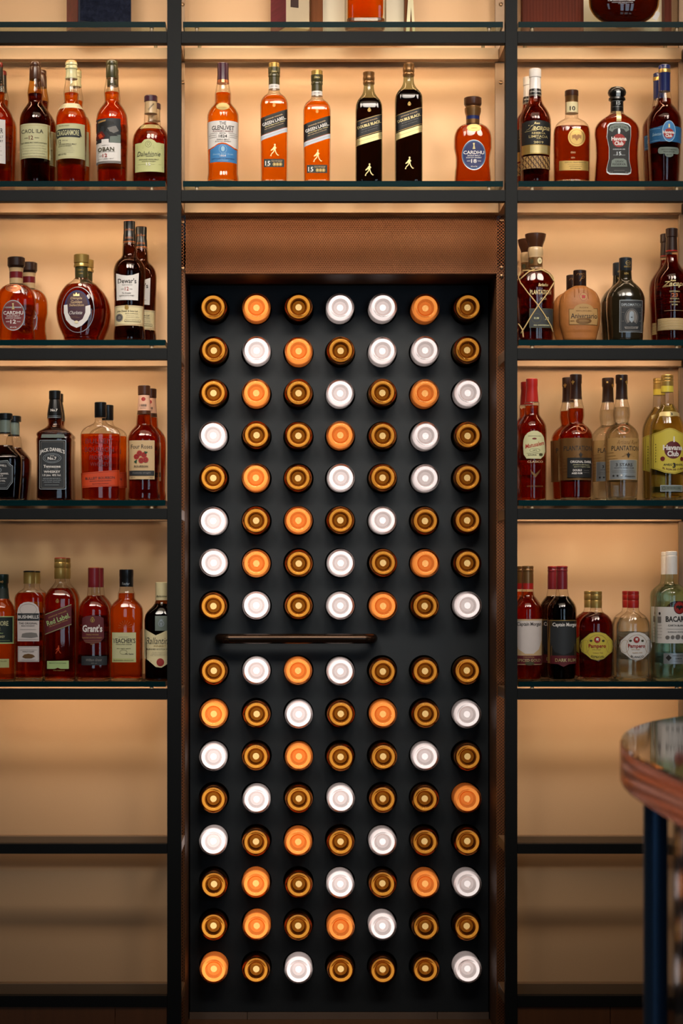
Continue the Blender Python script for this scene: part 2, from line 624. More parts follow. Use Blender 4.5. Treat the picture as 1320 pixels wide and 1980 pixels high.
quad(dx0, dx1, bands[0][0], dz1)
quad(dx0, dx1, bands[1][0], bands[0][-1])
quad(dx0, dx1, dz0, bands[1][-1])
for h, zs in enumerate(bands):
    for r in range(8):
        for c in range(7):
            holed(xe[c], xe[c + 1], zs[r + 1], zs[r], cx[c], cz[h * 8 + r], HR)
# edges and back skin
for x0, x1, z0, z1 in ((dx0, dx0, dz0, dz1), (dx1, dx1, dz0, dz1)):
    bm.faces.new([bm.verts.new(p) for p in ((x0, 0, z0), (x0, 0.03, z0), (x0, 0.03, z1), (x0, 0, z1))])
for z in (dz0, dz1):
    bm.faces.new([bm.verts.new(p) for p in ((dx0, 0, z), (dx1, 0, z), (dx1, 0.03, z), (dx0, 0.03, z))])
bmesh.ops.translate(bm, verts=bm.verts[:], vec=(-cx[3], 0, -0.02))
bmesh.ops.recalc_face_normals(bm, faces=bm.faces[:])
obj('door_panel', bm, m_door, door)

# handle: a round bar that turns back into the door at both ends


def tube(bm, pts, rad, seg=20, mi=0, closed_ends=True):
    pts = [Vector(p) for p in pts]
    rings = []
    up = Vector((0, 0, 1))
    for i, p in enumerate(pts):
        d = (pts[min(i + 1, len(pts) - 1)] - pts[max(i - 1, 0)]).normalized()
        a = d.cross(up)
        if a.length < 1e-4:
            a = d.cross(Vector((0, 1, 0)))
        a.normalize()
        b = a.cross(d).normalized()
        r = rad[i] if isinstance(rad, (list, tuple)) else rad
        rings.append([bm.verts.new(p + (a * math.cos(t) + b * math.sin(t)) * r) for t in [2 * PI * k / seg for k in range(seg)]])
    for i in range(len(rings) - 1):
        for k in range(seg):
            f = bm.faces.new((rings[i][k], rings[i][(k + 1) % seg], rings[i + 1][(k + 1) % seg], rings[i + 1][k]))
            f.material_index = mi
    if closed_ends:
        f = bm.faces.new(rings[0][::-1]); f.material_index = mi
        f = bm.faces.new(rings[-1]); f.material_index = mi
    return rings


hd = DD - 0.062
hz = wz(1235, hd)
hx0, hx1 = wx(424, hd), wx(721, hd)
pts = [(hx0, 0.0, hz)]
R_ = 0.028
for k in range(9):
    t = PI / 2 * k / 8
    pts.append((hx0 + R_ * (1 - math.cos(t)) , -0.062 + R_ - R_ * math.sin(t), hz))
for k in range(9):
    t = PI / 2 * (1 - k / 8)
    pts.append((hx1 - R_ * (1 - math.cos(t)), -0.062 + R_ - R_ * math.sin(t), hz))
pts.append((hx1, 0.0, hz))
bm = bmesh.new()
tube(bm, [(p[0] - cx[3], p[1], p[2] - 0.02) for p in pts], 0.0135, 24)
obj('door_handle', bm, mat('handle_bronze', (58, 44, 34), 0.22, 0.85, var=0.1), door, smooth=60)

# wine bottles
def wine_mesh(bm, knurl=0.0016, seg=320):
    outer = [(.0180, .0004), (.0180, .0055), (.0188, .0080), (.0180, .0098), (.0150, .0128), (.0110, .0162), (.0068, .0192), (.0036, .0212), (.0034, .0222), (.0012, .0236),
             (.0000, .0258), (.0000, .0275), (.0004, .0292), (.0013, .0315), (.0028, .0338), (.0052, .0358), (.0085, .0370), (.0130, .0376), (.0200, .0378), (.19, .0378),
             (.205, .0350), (.222, .026), (.236, .0175), (.25, .0146), (.298, .0146)]
    inner = [(.298, .0105), (.25, .0105), (.236, .0140), (.222, .0225), (.205, .0318), (.19, .0348), (.022, .0348), (.013, .0338), (.0085, .0312), (.0070, .0280),
             (.0080, .0255), (.0110, .0232), (.0155, .0205), (.0205, .0165), (.0245, .0115), (.0255, .006), (.0255, .0004)]
    rings = []
    for a, r in outer + inner:
        ring = []
        amp = knurl * (0.6 if r < .03 or r > .0365 else 1.0) if (.0280 < r < .0372 and a < 0.009 and (a, r) in outer) else 0.0
        for k in range(seg):
            t = 2 * PI * k / seg
            aa = a + amp * (0.5 - 0.5 * math.cos(80 * t))
            ring.append(bm.verts.new((r * math.cos(t), aa, r * math.sin(t))))
        rings.append(ring)
    n = len(rings)
    for i in range(n - 1):
        for k in range(seg):
            bm.faces.new((rings[i][k], rings[i][(k + 1) % seg], rings[i + 1][(k + 1) % seg], rings[i + 1][k]))
    bm.faces.new(rings[0][::-1]); bm.faces.new(rings[-1])
    bmesh.ops.recalc_face_normals(bm, faces=bm.faces[:])


def disc(bm, r, y, r0=0.0, seg=48, dish=0.0):
    a = [bm.verts.new((r * math.cos(2 * PI * k / seg), y, r * math.sin(2 * PI * k / seg))) for k in range(seg)]
    if r0:
        b = [bm.verts.new((r0 * math.cos(2 * PI * k / seg), y + dish, r0 * math.sin(2 * PI * k / seg))) for k in range(seg)]
        for k in range(seg):
            bm.faces.new((a[k], a[(k + 1) % seg], b[(k + 1) % seg], b[k]))
    else:
        bm.faces.new(a)


def wine_glass_mat(name, tint, rough):
    m = bpy.data.materials.new(name)
    nt, N, K = nodes_of(m)
    N.remove(N['Principled BSDF'])
    g = N.new('ShaderNodeBsdfGlass')
    g.inputs['Color'].default_value = tint + (1,)
    g.inputs['IOR'].default_value = 1.5
    g.inputs['Roughness'].default_value = rough
    K.new(g.outputs[0], N['Material Output'].inputs[0])
    return m


WINE = {  # core, ring, plate: added glow discs imitating backlight through the base
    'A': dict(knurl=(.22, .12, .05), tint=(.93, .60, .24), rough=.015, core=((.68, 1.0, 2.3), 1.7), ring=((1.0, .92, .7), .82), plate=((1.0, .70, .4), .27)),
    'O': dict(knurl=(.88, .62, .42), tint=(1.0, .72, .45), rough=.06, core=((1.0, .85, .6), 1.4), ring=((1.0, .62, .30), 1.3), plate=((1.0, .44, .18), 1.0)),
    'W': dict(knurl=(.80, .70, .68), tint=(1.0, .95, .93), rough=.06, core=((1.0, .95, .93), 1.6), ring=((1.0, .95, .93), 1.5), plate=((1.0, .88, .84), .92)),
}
wine_proto = {}
for key, q in WINE.items():
    kind = {'A': 'amber', 'O': 'orange', 'W': 'white'}[key]
    root = empty('wine_bottle', (0, 0, 0))
    bm = bmesh.new(); wine_mesh(bm)
    g = obj('glass', bm, wine_glass_mat('wine_glass_' + kind, q['tint'], q['rough']), root, smooth=70)
    bm = bmesh.new(); disc(bm, 0.0200, 0.0275, 0.0090)
    p = obj('punt_glow_disc', bm, mat_emit('punt_glow_' + kind, q['plate'][0], q['plate'][1], True), root)  # added disc, no reflector: the punt's dim glow is put into emission
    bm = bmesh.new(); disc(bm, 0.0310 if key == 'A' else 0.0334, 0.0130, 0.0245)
    rg = obj('glow_ring', bm, mat_emit('glow_ring_' + kind, q['ring'][0], q['ring'][1], True), root)  # added glowing annulus draws the bright band of the base
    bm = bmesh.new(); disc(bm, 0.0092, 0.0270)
    c = obj('neck_glow_disc', bm, mat_emit('neck_glow_' + kind, q['core'][0], q['core'][1], True), root)  # added bright disc in place of light seen down the neck
    bm = bmesh.new()
    for k_ in range(80):
        t_ = 2 * PI * k_ / 80
        M_ = Matrix.Rotation(t_, 3, 'Y')
        prf_ = ((.0296, -.0004), (.0316, .0004), (.0338, .0019), (.0356, .0042), (.0366, .0062))
        va_ = [bm.verts.new(M_ @ Vector((r_, a_ - .0005, -.00055))) for r_, a_ in prf_]
        vb_ = [bm.verts.new(M_ @ Vector((r_, a_ - .0005, .00055))) for r_, a_ in prf_]
        vc_ = [bm.verts.new(M_ @ Vector((r_, a_ - .0016, 0))) for r_, a_ in prf_]
        for q_ in range(4):
            bm.faces.new((va_[q_], va_[q_ + 1], vc_[q_ + 1], vc_[q_]))
            bm.faces.new((vc_[q_], vc_[q_ + 1], vb_[q_ + 1], vb_[q_]))
    kn = obj('knurled_ring', bm, mat_shell('knurl_glass_' + kind, q['knurl'], tuple(v * .6 for v in q['knurl'])), root, smooth=30)
    bm = bmesh.new(); lathe(bm, [(0.0136, .0322), (0.0136, .0335), (0.085, .0335), (0.085, .0322), (0.030, .0322), (0.030, .001)], seg=64, close=False)
    bmesh.ops.rotate(bm, verts=bm.verts[:], cent=(0, 0, 0), matrix=Matrix.Rotation(-PI / 2, 3, 'X'))
    hs = obj('added_sleeve', bm, mat('dark_sleeve', (52, 26, 10), 0.5) if key == 'A' else mat_emit('glow_sleeve_' + kind, q['plate'][0], q['plate'][1] * .7, True), root, smooth=40)  # added sleeve: darkens the amber side wall, glows itself in orange and white
    wine_proto[key] = (root, [g, p, rg, c, hs, kn])
GRID = ['AOAWWOA', 'AWOAWWA', 'AOAWAOW', 'WAAOAWA', 'AOAWAWA', 'WAOAWAA', 'WOAWAOA', 'AWAWOAW',
        'AWOWAAA', 'OAWAOAW', 'WAOAAWA', 'AWAWAAO', 'WAOAWAA', 'AOAWAOW', 'AOAOWAA', 'OAWAAAW']
NTH = ['first', 'second', 'third', 'fourth', 'fifth', 'sixth', 'seventh', 'eighth']
rnd = random.Random(3)
used = set()
for r, row in enumerate(GRID):
    for c, key in enumerate(row):
        root, parts = wine_proto[key]
        if key in used:
            o = root.copy(); C.objects.link(o)
            ps = []
            for p in parts:
                q = p.copy(); C.objects.link(q); q.parent = o; ps.append(q)
        else:
            used.add(key); o = root; ps = parts
        o.location = (cx[c] + rnd.uniform(-.0012, .0012), YD - PROTR + rnd.uniform(-.006, .006), cz[r] + rnd.uniform(-.0012, .0012))
        o.rotation_euler = (rnd.uniform(-.012, .012), rnd.uniform(-PI, PI) if True else 0, rnd.uniform(-.012, .012))
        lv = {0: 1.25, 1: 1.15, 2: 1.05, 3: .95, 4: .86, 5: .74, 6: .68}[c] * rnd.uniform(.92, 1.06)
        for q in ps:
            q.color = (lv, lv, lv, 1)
        look = {'A': 'dark amber bottle base', 'O': 'glowing orange bottle base', 'W': 'glowing white bottle base'}[key]
        where = '%s row %s the handle' % (NTH[7 - r] if r < 8 else NTH[r - 8], 'above' if r < 8 else 'below')
        tag(o, '%s, %s, %s from the left' % (look, where, NTH[c]), 'bottle', 'wine bottles lying in the door')

# ================================================================== bottles on the shelves
FR = {'A': (0, 0, 3.6667), 'B': (340, 0, 3.8824), 'C': (660, 0, 3.7714), 'D': (960, 0, 3.6667), 'E': (0, 390, 3.6667),
      'F': (960, 390, 3.6667), 'G': (0, 700, 3.6667), 'H': (960, 700, 3.6667), 'I': (0, 1020, 3.6667), 'J': (960, 1020, 3.6667),
      'P': (0, 0, 1.0)}
YF, YR = 0.062, 0.148     # axis of the front and the rear row

LIQ = {
    'orange': (.99, .49, .05), 'amber': (.94, .43, .04), 'deep': (.76, .28, .03), 'red': (.54, .165, .03), 'brown': (.50, .20, .04), 'darkbrown': (.30, .12, .04),
    'black': (.16, .09, .06), 'mahog': (.58, .15, .03), 'clear': (.98, .98, .94), 'pale': (.98, .93, .60), 'green': (.93, .985, .92),
    'bushm': (.93, .42, .08), 'dim': (.84, .33, .06),
}
SHELL = {
    'clear': ((.97, .95, .91), (.50, .38, .26)), 'ambered': ((.80, .58, .25), (.30, .16, .05)), 'smoke': ((.62, .66, .52), (.16, .18, .12)),
    'greendark': ((.10, .14, .09), (.04, .05, .03)), 'mint': ((.90, .96, .90), (.42, .55, .45)), 'brown': ((.42, .22, .10), (.12, .06, .03)),
}


def liq(k): return mat_liquid('spirit_' + k, LIQ[k], 0.55 if k not in ('clear', 'pale', 'green') else 0.75)
def shell(k): return mat_shell('bottle_glass_' + k, *SHELL[k])


def text_mesh(s, bold=0.0, shear=0.0, spacing=1.0):
    cu = bpy.data.curves.new('t', 'FONT')
    cu.body = s; cu.size = 1.0; cu.resolution_u = 2; cu.offset = bold; cu.shear = shear; cu.space_character = spacing
    o = bpy.data.objects.new('t', cu)
    me = o.to_mesh()
    vs = [(v.co.x, v.co.y) for v in me.vertices]
    fs = [tuple(p.vertices) for p in me.polygons]
    o.to_mesh_clear()
    bpy.data.objects.remove(o); bpy.data.curves.remove(cu)
    return vs, fs


TC = {}


def text_shape(s, cx_, cy_, w_, h_, bold=0.012, shear=0.0, ang=0.0, spacing=1.0, arch=0.0, serif=False):
    """letters as 2D faces in picture units (y down), fitted to a w x h box centred at cx, cy; arch bends the line."""
    k = (s, bold, shear, spacing)
    if k not in TC:
        TC[k] = text_mesh(*k)
    vs, fs = TC[k]
    if not vs:
        return [], []
    x0 = min(v[0] for v in vs); x1 = max(v[0] for v in vs); y0 = min(v[1] for v in vs); y1 = max(v[1] for v in vs)
    sx = w_ / max(x1 - x0, 1e-6); sy = h_ / max(y1 - y0, 1e-6)
    ca, sa = math.cos(math.radians(ang)), math.sin(math.radians(ang))
    out = []
    for x, y in vs:
        u = (x - (x0 + x1) / 2) * sx
        v = -(y - (y0 + y1) / 2) * sy
        v += arch * ((2 * u / w_) ** 2)
        out.append((cx_ + u * ca + v * sa, cy_ - u * sa + v * ca))
    return out, fs


def poly_shape(pts):
    return [tuple(p) for p in pts], [tuple(range(len(pts)))]


def ell(cx_, cy_, rx, ry, n=32, r0=0.0):
    if r0:
        a = [(cx_ + rx * math.cos(2 * PI * k / n), cy_ + ry * math.sin(2 * PI * k / n)) for k in range(n)]
        b = [(cx_ + (rx - r0) * math.cos(2 * PI * k / n), cy_ + (ry - r0) * math.sin(2 * PI * k / n)) for k in range(n)]
        return a + b, [(k, (k + 1) % n, n + (k + 1) % n, n + k) for k in range(n)]
    return poly_shape([(cx_ + rx * math.cos(2 * PI * k / n), cy_ + ry * math.sin(2 * PI * k / n)) for k in range(n)])


def build_label(name, els, T, surf, parent, thick=0.00035):
    """els: list of (material key, shape...) drawn over each other, each a hair further out, wrapped on surf(x, z)."""
    bm = bmesh.new()
    keys = []
    for n, (key, (vs, fs)) in enumerate(els):
        if key not in keys:
            keys.append(key)
        if not vs:
            continue
        tb = bmesh.new()
        bv = [tb.verts.new((T(p)[0], 0.0, T(p)[1])) for p in vs]
        for f in fs:
            try:
                tb.faces.new([bv[i] for i in f])
            except ValueError:
                pass
        xs = [v.co.x for v in tb.verts]; zs = [v.co.z for v in tb.verts]
        if max(xs) - min(xs) > 0.006 and len(fs) < 200 and (max(zs) - min(zs) > 0.0005):
            big = len(fs) <= 64
            if big:
                st = 0.004
                for (no, lo, hi, ax) in (((1, 0, 0), min(xs), max(xs), 0), ((0, 0, 1), min(zs), max(zs), 2)):
                    step = st if ax == 0 else 0.012
                    v0 = lo + step
                    while v0 < hi:
                        co = [0, 0, 0]; co[ax] = v0
                        bmesh.ops.bisect_plane(tb, geom=tb.verts[:] + tb.edges[:] + tb.faces[:], plane_co=co, plane_no=no)
                        v0 += step
        off = thick + 0.00014 * n
        vm = {}
        for v in tb.verts:
            vm[v] = bm.verts.new((v.co.x, surf(v.co.x, v.co.z) - off, v.co.z))
        for f in tb.faces:
            try:
                g = bm.faces.new([vm[v] for v in f.verts])
                g.material_index = keys.index(key)
                g.smooth = True
            except ValueError:
                pass
        tb.free()
    for f in bm.faces:
        f.normal_update()
        if f.normal.y > 0:
            f.normal_flip()
    me = bpy.data.meshes.new(name)
    bm.to_mesh(me); bm.free()
    for k in keys:
        me.materials.append(pm(k))
    o = bpy.data.objects.new(name, me)
    C.objects.link(o); o.parent = parent
    return o


def bottle(fr, cx0, prof, shelf, cap=None, bands=(), shellk='clear', liquid=None, fill=None, dr=1.0, ex=2.0, labels=(), capmat='black',
           kind='whisky_bottle', label='', cat='bottle', group='', rears=(), decor=(), capn=2.0, base=True, inner=None, y=None, opaque=None):
    """prof: [(y, half width)] of the glass in the coordinates of picture crop fr, top to bottom."""
    ox, oy, s = FR[fr]
    yb = YF if y is None else y
    if dr * max(p[1] for p in prof) / s * 1.0 / 0.76 / 1000 + 0.0 > 0.05:
        pass
    d = L + yb
    zb = GT[shelf]
    cxw = wx(ox + cx0 / s, d)
    k = d / F / s                                     # metres per crop unit
    T = lambda p: ((p[0] - cx0) * k, wz(oy + p[1] / s, d) - zb)
    P = sorted([(wz(oy + a / s, d) - zb, h * k) for a, h in prof])
    P[0] = (0.0, P[0][1])
    P = [p for i, p in enumerate(P) if i == 0 or p[0] > P[i - 1][0] + 1e-5]
    rf = pchip(P)
    top = P[-1][0]
    neck = min(p[1] for p in P[len(P) // 2:]); wide = max(p[1] for p in P)

    def shape(z, r):
        w_ = min(1, max(0, (r - neck * 1.05) / max(1e-4, (wide * 0.96 - neck * 1.05))))
        w_ = w_ * w_ * (3 - 2 * w_) if z > P[1][0] else 1.0
        return r * (1 + (dr - 1) * w_), 2.0 + (ex - 2.0) * w_

    def surf(x, z):
        if capprof and z > top - 0.0005:
            r = capr(z); b, n = r, capn
        else:
            r = rf(z); b, n = shape(z, r)
        q = min(abs(x) / max(r, 1e-5), 0.992)
        return -b * (1 - q ** n) ** (1 / n)

    capprof = None
    if cap:
        capprof = sorted([(wz(oy + a / s, d) - zb, h * k) for a, h in cap])

        def capr(z):
            pr = capprof
            if z <= pr[0][0]: return pr[0][1]
            for (a, ra), (b_, rb) in zip(pr, pr[1:]):
                if z <= b_:
                    return ra + (rb - ra) * (z - a) / max(b_ - a, 1e-6)
            return pr[-1][1]
    root = empty(kind, (cxw, yb, zb))
    tag(root, label, cat, group)
    parts = []
    # glass body
    n = max(20, int(top / 0.005))
    zz = [top * i / n for i in range(n + 1)]
    zz = sorted(set(zz + [p[0] for p in P]))
    pr = [(z, rf(z)) for z in zz]
    r0 = pr[0][1]
    pr = [(0.0, r0 * 0.90), (0.0012, r0 * 0.965), (0.004, r0 * 0.995)] + [p for p in pr if p[0] > 0.005]
    bm = bmesh.new()
    lathe(bm, pr, 44, shape=shape)
    if opaque:
        parts.append(obj('bottle_body', bm, opaque, root, smooth=50))
    else:
        parts.append(obj('bottle_glass', bm, shell(shellk), root, smooth=50))
    if liquid:
        zf = wz(oy + fill / s, d) - zb if fill else top * 0.78
        wall = 0.0022
        zl = [z for z in zz if 0.0075 < z < zf - 0.001]
        thick = 0.010 if base == 'thick' else 0.0065
        zl = [thick] + [z for z in zl if z > thick + .001] + [zf]
        pl = []
        for z in zl:
            r = rf(z)
            pl.append((z, max(r - wall, 0.004)))
        pl = [(pl[0][0] - 0.0015, pl[0][1] * 0.86)] + pl
        if base == 'thick':
            bb = bmesh.new()
            r1 = rf(0.004) - 0.0008
            lathe(bb, [(0.0006, r1 * .9), (0.0016, r1 * .97), (0.0045, r1), (0.0070, r1 * .985), (0.0080, r1 * .8), (0.0066, r1 * .35)], 44, shape=shape)
            parts.append(obj('thick_base', bb, mat_liquid('base_crystal', (.97, .97, .90), .85, 1.45), root, smooth=50))
        bm = bmesh.new()
        lathe(bm, pl, 44, shape=shape)
        parts.append(obj('liquid', bm, liq(liquid), root, smooth=50))
    if capprof:
        bnd = sorted([(wz(oy + b[1] / s, d) - zb, wz(oy + b[0] / s, d) - zb, b[2]) for b in bands])
        keys = [capmat] + [b[2] for b in bnd]

        def mi(z):
            for i, (a, b_, _) in enumerate(bnd):
                if a <= z <= b_:
                    return i + 1
            return 0
        cp = list(capprof)
        for a, b_, _ in bnd:
            for q in (a, b_):
                if cp[0][0] < q < cp[-1][0]:
                    cp.append((q, capr(q)))
        cp = sorted(cp)
        # small rounding at the top
        zt_, rt = cp[-1]
        cp = cp[:-1] + [(zt_ - 0.0012, rt), (zt_ - 0.0003, rt * 0.96), (zt_, rt * 0.88)]
        cp = [p for i, p in enumerate(cp) if i == 0 or p[0] >= cp[i - 1][0]]
        cp = [(cp[0][0], cp[0][1])] + cp[1:]
        bm = bmesh.new()
        lathe(bm, cp, 32, mi=mi, shape=(lambda z, r: (r, capn)) if capn != 2.0 else None)
        parts.append(obj('cap', bm, [cm_(q) for q in keys], root, smooth=32))
    for nm, els in labels:
        parts.append(build_label(nm, els, T, surf, root))
    for fn in decor:
        parts.append(fn(root, T, surf, k))
    # the second row behind
    for rcx, rlabel in rears:
        dr_ = L + YR
        o = root.copy(); C.objects.link(o)
        o.location = (wx(ox + rcx / s, dr_), YR, zb)
        o['label'] = rlabel
        for p in parts:
            q = p.copy(); C.objects.link(q); q.parent = o
    return root


# shape shorthands, all in crop units
def R(key, x0, y0, x1, y1): return (key, poly_shape([(x0, y0), (x1, y0), (x1, y1), (x0, y1)]))
def RR(key, x0, y0, x1, y1, r=8, n=4):
    pts = []
    for cx_, cy_, a in ((x1 - r, y0 + r, -90), (x1 - r, y1 - r, 0), (x0 + r, y1 - r, 90), (x0 + r, y0 + r, 180)):
        for i in range(n + 1):
            t = math.radians(a + 90 * i / n)
            pts.append((cx_ + r * math.cos(t), cy_ + r * math.sin(t)))
    return (key, poly_shape(pts))
def PG(key, *pts): return (key, poly_shape(pts))
def E(key, cx_, cy_, rx, ry, ring=0.0): return (key, ell(cx_, cy_, rx, ry, 36, ring))
def TX(key, s, cx_, cy_, w_, h_, **kw): return (key, text_shape(s, cx_, cy_, w_, h_, **kw))
def LN(key, x0, x1, y, t=1.6, dy=0.0): return (key, poly_shape([(x0, y), (x1, y - dy), (x1, y - dy + t), (x0, y + t)]))
def FRM(key, x0, y0, x1, y1, t=2.0):
    return [R(key, x0, y0, x1, y0 + t), R(key, x0, y1 - t, x1, y1), R(key, x0, y0, x0 + t, y1), R(key, x1 - t, y0, x1, y1)]
def ROT(key, cx_, cy_, w_, h_, ang):
    c, s_ = math.cos(math.radians(ang)), math.sin(math.radians(ang))
    return (key, poly_shape([(cx_ + u * c + v * s_, cy_ - u * s_ + v * c) for u, v in ((-w_ / 2, -h_ / 2), (w_ / 2, -h_ / 2), (w_ / 2, h_ / 2), (-w_ / 2, h_ / 2))]))
def SM(key, lines, cx_, w_, y0, dy, h=7):
    """rows of fine print"""
    rr = []
    for i, t in enumerate(lines):
        rr.append(TX(key, t, cx_, y0 + dy * i, w_ * (0.82 + 0.18 * ((i * 37) % 5) / 4), h, bold=0.0))
    return rr


def striding(key, cx_, cy_, h):
    """the striding figure mark"""
    q = h / 100.0
    def S(*pts): return (key, poly_shape([(cx_ + a * q, cy_ + b * q) for a, b in pts]))
    return [S((-3, -50), (7, -50), (8, -41), (-4, -41)), S((-7, -42), (11, -42), (11, -40), (-7, -40)), (key, ell(cx_ + 2 * q, cy_ - 35 * q, 5 * q, 5.5 * q, 12)),
            S((-7, -29), (7, -30), (9, -14), (6, -2), (-7, 0), (-12, -12)), S((-7, -27), (-18, -12), (-30, 0), (-32, 8), (-18, 4), (-8, -6)), S((6, -28), (17, -16), (10, -10), (5, -18)),
            S((-7, -2), (2, -2), (-6, 18), (-22, 34), (-28, 46), (-34, 44), (-26, 28), (-12, 14)), S((0, -2), (8, -4), (12, 16), (20, 30), (30, 42), (25, 46), (13, 34), (5, 18)), S((-34, 44), (-24, 46), (-26, 51), (-36, 50)), S((25, 42), (36, 40), (36, 44), (26, 48))]


def crest(key, cx_, cy_, r):
    return [(key, ell(cx_, cy_, r, r, 20, r * 0.25)), (key, poly_shape([(cx_ - r * .5, cy_ - r * .4), (cx_ + r * .5, cy_ - r * .4), (cx_ + r * .3, cy_ + r * .5), (cx_, cy_ + r * .8), (cx_ - r * .3, cy_ + r * .5)])),
            (key, poly_shape([(cx_ - r * .6, cy_ - r * 1.5), (cx_ - r * .3, cy_ - r * 1.1), (cx_, cy_ - r * 1.6), (cx_ + r * .3, cy_ - r * 1.1), (cx_ + r * .6, cy_ - r * 1.5), (cx_ + r * .5, cy_ - r * .95), (cx_ - r * .5, cy_ - r * .95)]))]


def fleur(key, cx_, cy_, r):
    return [(key, poly_shape([(cx_, cy_ - r), (cx_ + r * .3, cy_ - r * .3), (cx_ + r * .12, cy_ + r * .3), (cx_ + r * .18, cy_ + r), (cx_ - r * .18, cy_ + r), (cx_ - r * .12, cy_ + r * .3), (cx_ - r * .3, cy_ - r * .3)])),
            (key, poly_shape([(cx_ - r * .7, cy_ - r * .2), (cx_ - r * .45, cy_ - r * .45), (cx_ - r * .15, cy_ + r * .2), (cx_ - r * .3, cy_ + r * .35), (cx_ - r * .5, cy_ + .05 * r)])),
            (key, poly_shape([(cx_ + r * .7, cy_ - r * .2), (cx_ + r * .5, cy_ + .05 * r), (cx_ + r * .3, cy_ + r * .35), (cx_ + r * .15, cy_ + r * .2), (cx_ + r * .45, cy_ - r * .45)])),
            (key, poly_shape([(cx_ - r * .45, cy_ + r * .3), (cx_ + r * .45, cy_ + r * .3), (cx_ + r * .45, cy_ + r * .5), (cx_ - r * .45, cy_ + r * .5)]))]


def star(key, cx_, cy_, r):
    return (key, poly_shape([(cx_ + (r if i % 2 == 0 else r * .42) * math.sin(PI * i / 5), cy_ - (r if i % 2 == 0 else r * .42) * math.cos(PI * i / 5)) for i in range(10)]))


def rose(cx_, cy_, r):
    out = []
    for a, b in ((-.6, -.1), (.5, -.35), (.1, .45), (-.15, -.6), (.75, .35)):
        out.append(('red', ell(cx_ + a * r, cy_ + b * r, r * .42, r * .42, 12)))
        out.append(('darkred', ell(cx_ + a * r, cy_ + b * r, r * .22, r * .22, 10, r * .07)))
    out += [('green', poly_shape([(cx_ - r, cy_ + .6 * r), (cx_ - .5 * r, cy_ + .3 * r), (cx_ - .6 * r, cy_ + .9 * r)])), ('green', poly_shape([(cx_ + .5 * r, cy_ - .9 * r), (cx_ + 1.1 * r, cy_ - .8 * r), (cx_ + .7 * r, cy_ - .5 * r)]))]
    return out


WH = 'whisky_bottle'; RU = 'rum_bottle'
G1L = 'bottles on the top full shelf of the left bay'
G1C = 'bottles on the shelf above the mesh screen'
G1R = 'bottles on the top full shelf of the right bay'
G2L = 'bottles on the second full shelf of the left bay'
G2R = 'bottles on the second full shelf of the right bay'
G3L = 'bottles on the third full shelf of the left bay'
G3R = 'bottles on the third full shelf of the right bay'
G4L = 'bottles on the lowest shelf of the left bay'
G4R = 'bottles on the lowest shelf of the right bay'

# ---------------------------------------------------------------- top full shelf, left
sp = [(560, 41), (600, 47), (640, 54), (662, 55.5), (700, 52), (722, 51), (740, 60), (775, 84), (815, 104), (850, 111), (900, 112), (1100, 106), (1285, 102)]


def shift(p, dy=0, sx=1.0): return [(a + dy, h * sx) for a, h in p]


bottle('A', -18, shift(sp, 5), 2, cap=[(447, 38), (470, 40), (480, 38), (560, 40), (600, 41)], bands=[(447, 480, 'darkred')], capmat='black', liquid='amber', fill=660, kind=WH,
       labels=[('label', [R('white', -110, 870, 50, 1178), TX('ink', 'TALISKER', -25, 950, 120, 36), TX('ink', 'SINGLE MALT', -20, 992, 112, 18), TX('ink', 'ISLE OF SPORT', -20, 1022, 108, 16)]
                + SM('grey', ['aged in oak casks', 'distilled and bottled', 'by the sea'], -20, 100, 1060, 30))],
       label='amber bottle with white label cut by the left picture edge, top shelf', group=G1L,
       rears=[(8, 'amber bottle with dark red cap hidden behind the one at the left edge')])
bottle('A', 250, shift(sp, 4, .985), 2, cap=[(443, 38), (468, 40), (476, 37), (486, 40), (560, 42), (567, 41)], capmat='brown', shellk='ambered', liquid='brown', fill=668, kind=WH,
       labels=[('label', [R('sage', 142, 898, 358, 1140), LN('tan', 146, 354, 910), TX('ink', 'CAOL ILA', 239, 952, 156, 28), TX('darkred', '12', 233, 998, 30, 28), TX('ink', 'AGED', 197, 1000, 28, 7), TX('ink', 'YEARS', 273, 999, 32, 7), TX('ink', 'ISLAY SINGLE MALT SCOTCH WHISKY', 250, 1033, 180, 9)]
                + SM('grey', ['a hidden gem among whiskies since 1846', 'the distillery stands on the shore', 'in a remote cove near Port Askaig', 'DISTILLED & BOTTLED IN SCOTLAND', 'CAOL ILA DISTILLERY PORT ASKAIG ISLAY'], 250, 180, 1053, 18, 6)
                + [LN('tan', 146, 354, 1131)])],
       label='brown glass bottle with dark brown cap and sage label reading a red 12, top shelf', group=G1L,
       rears=[(291, 'brown bottle with dark cap half hidden behind the sage-labelled brown bottle, top shelf')])
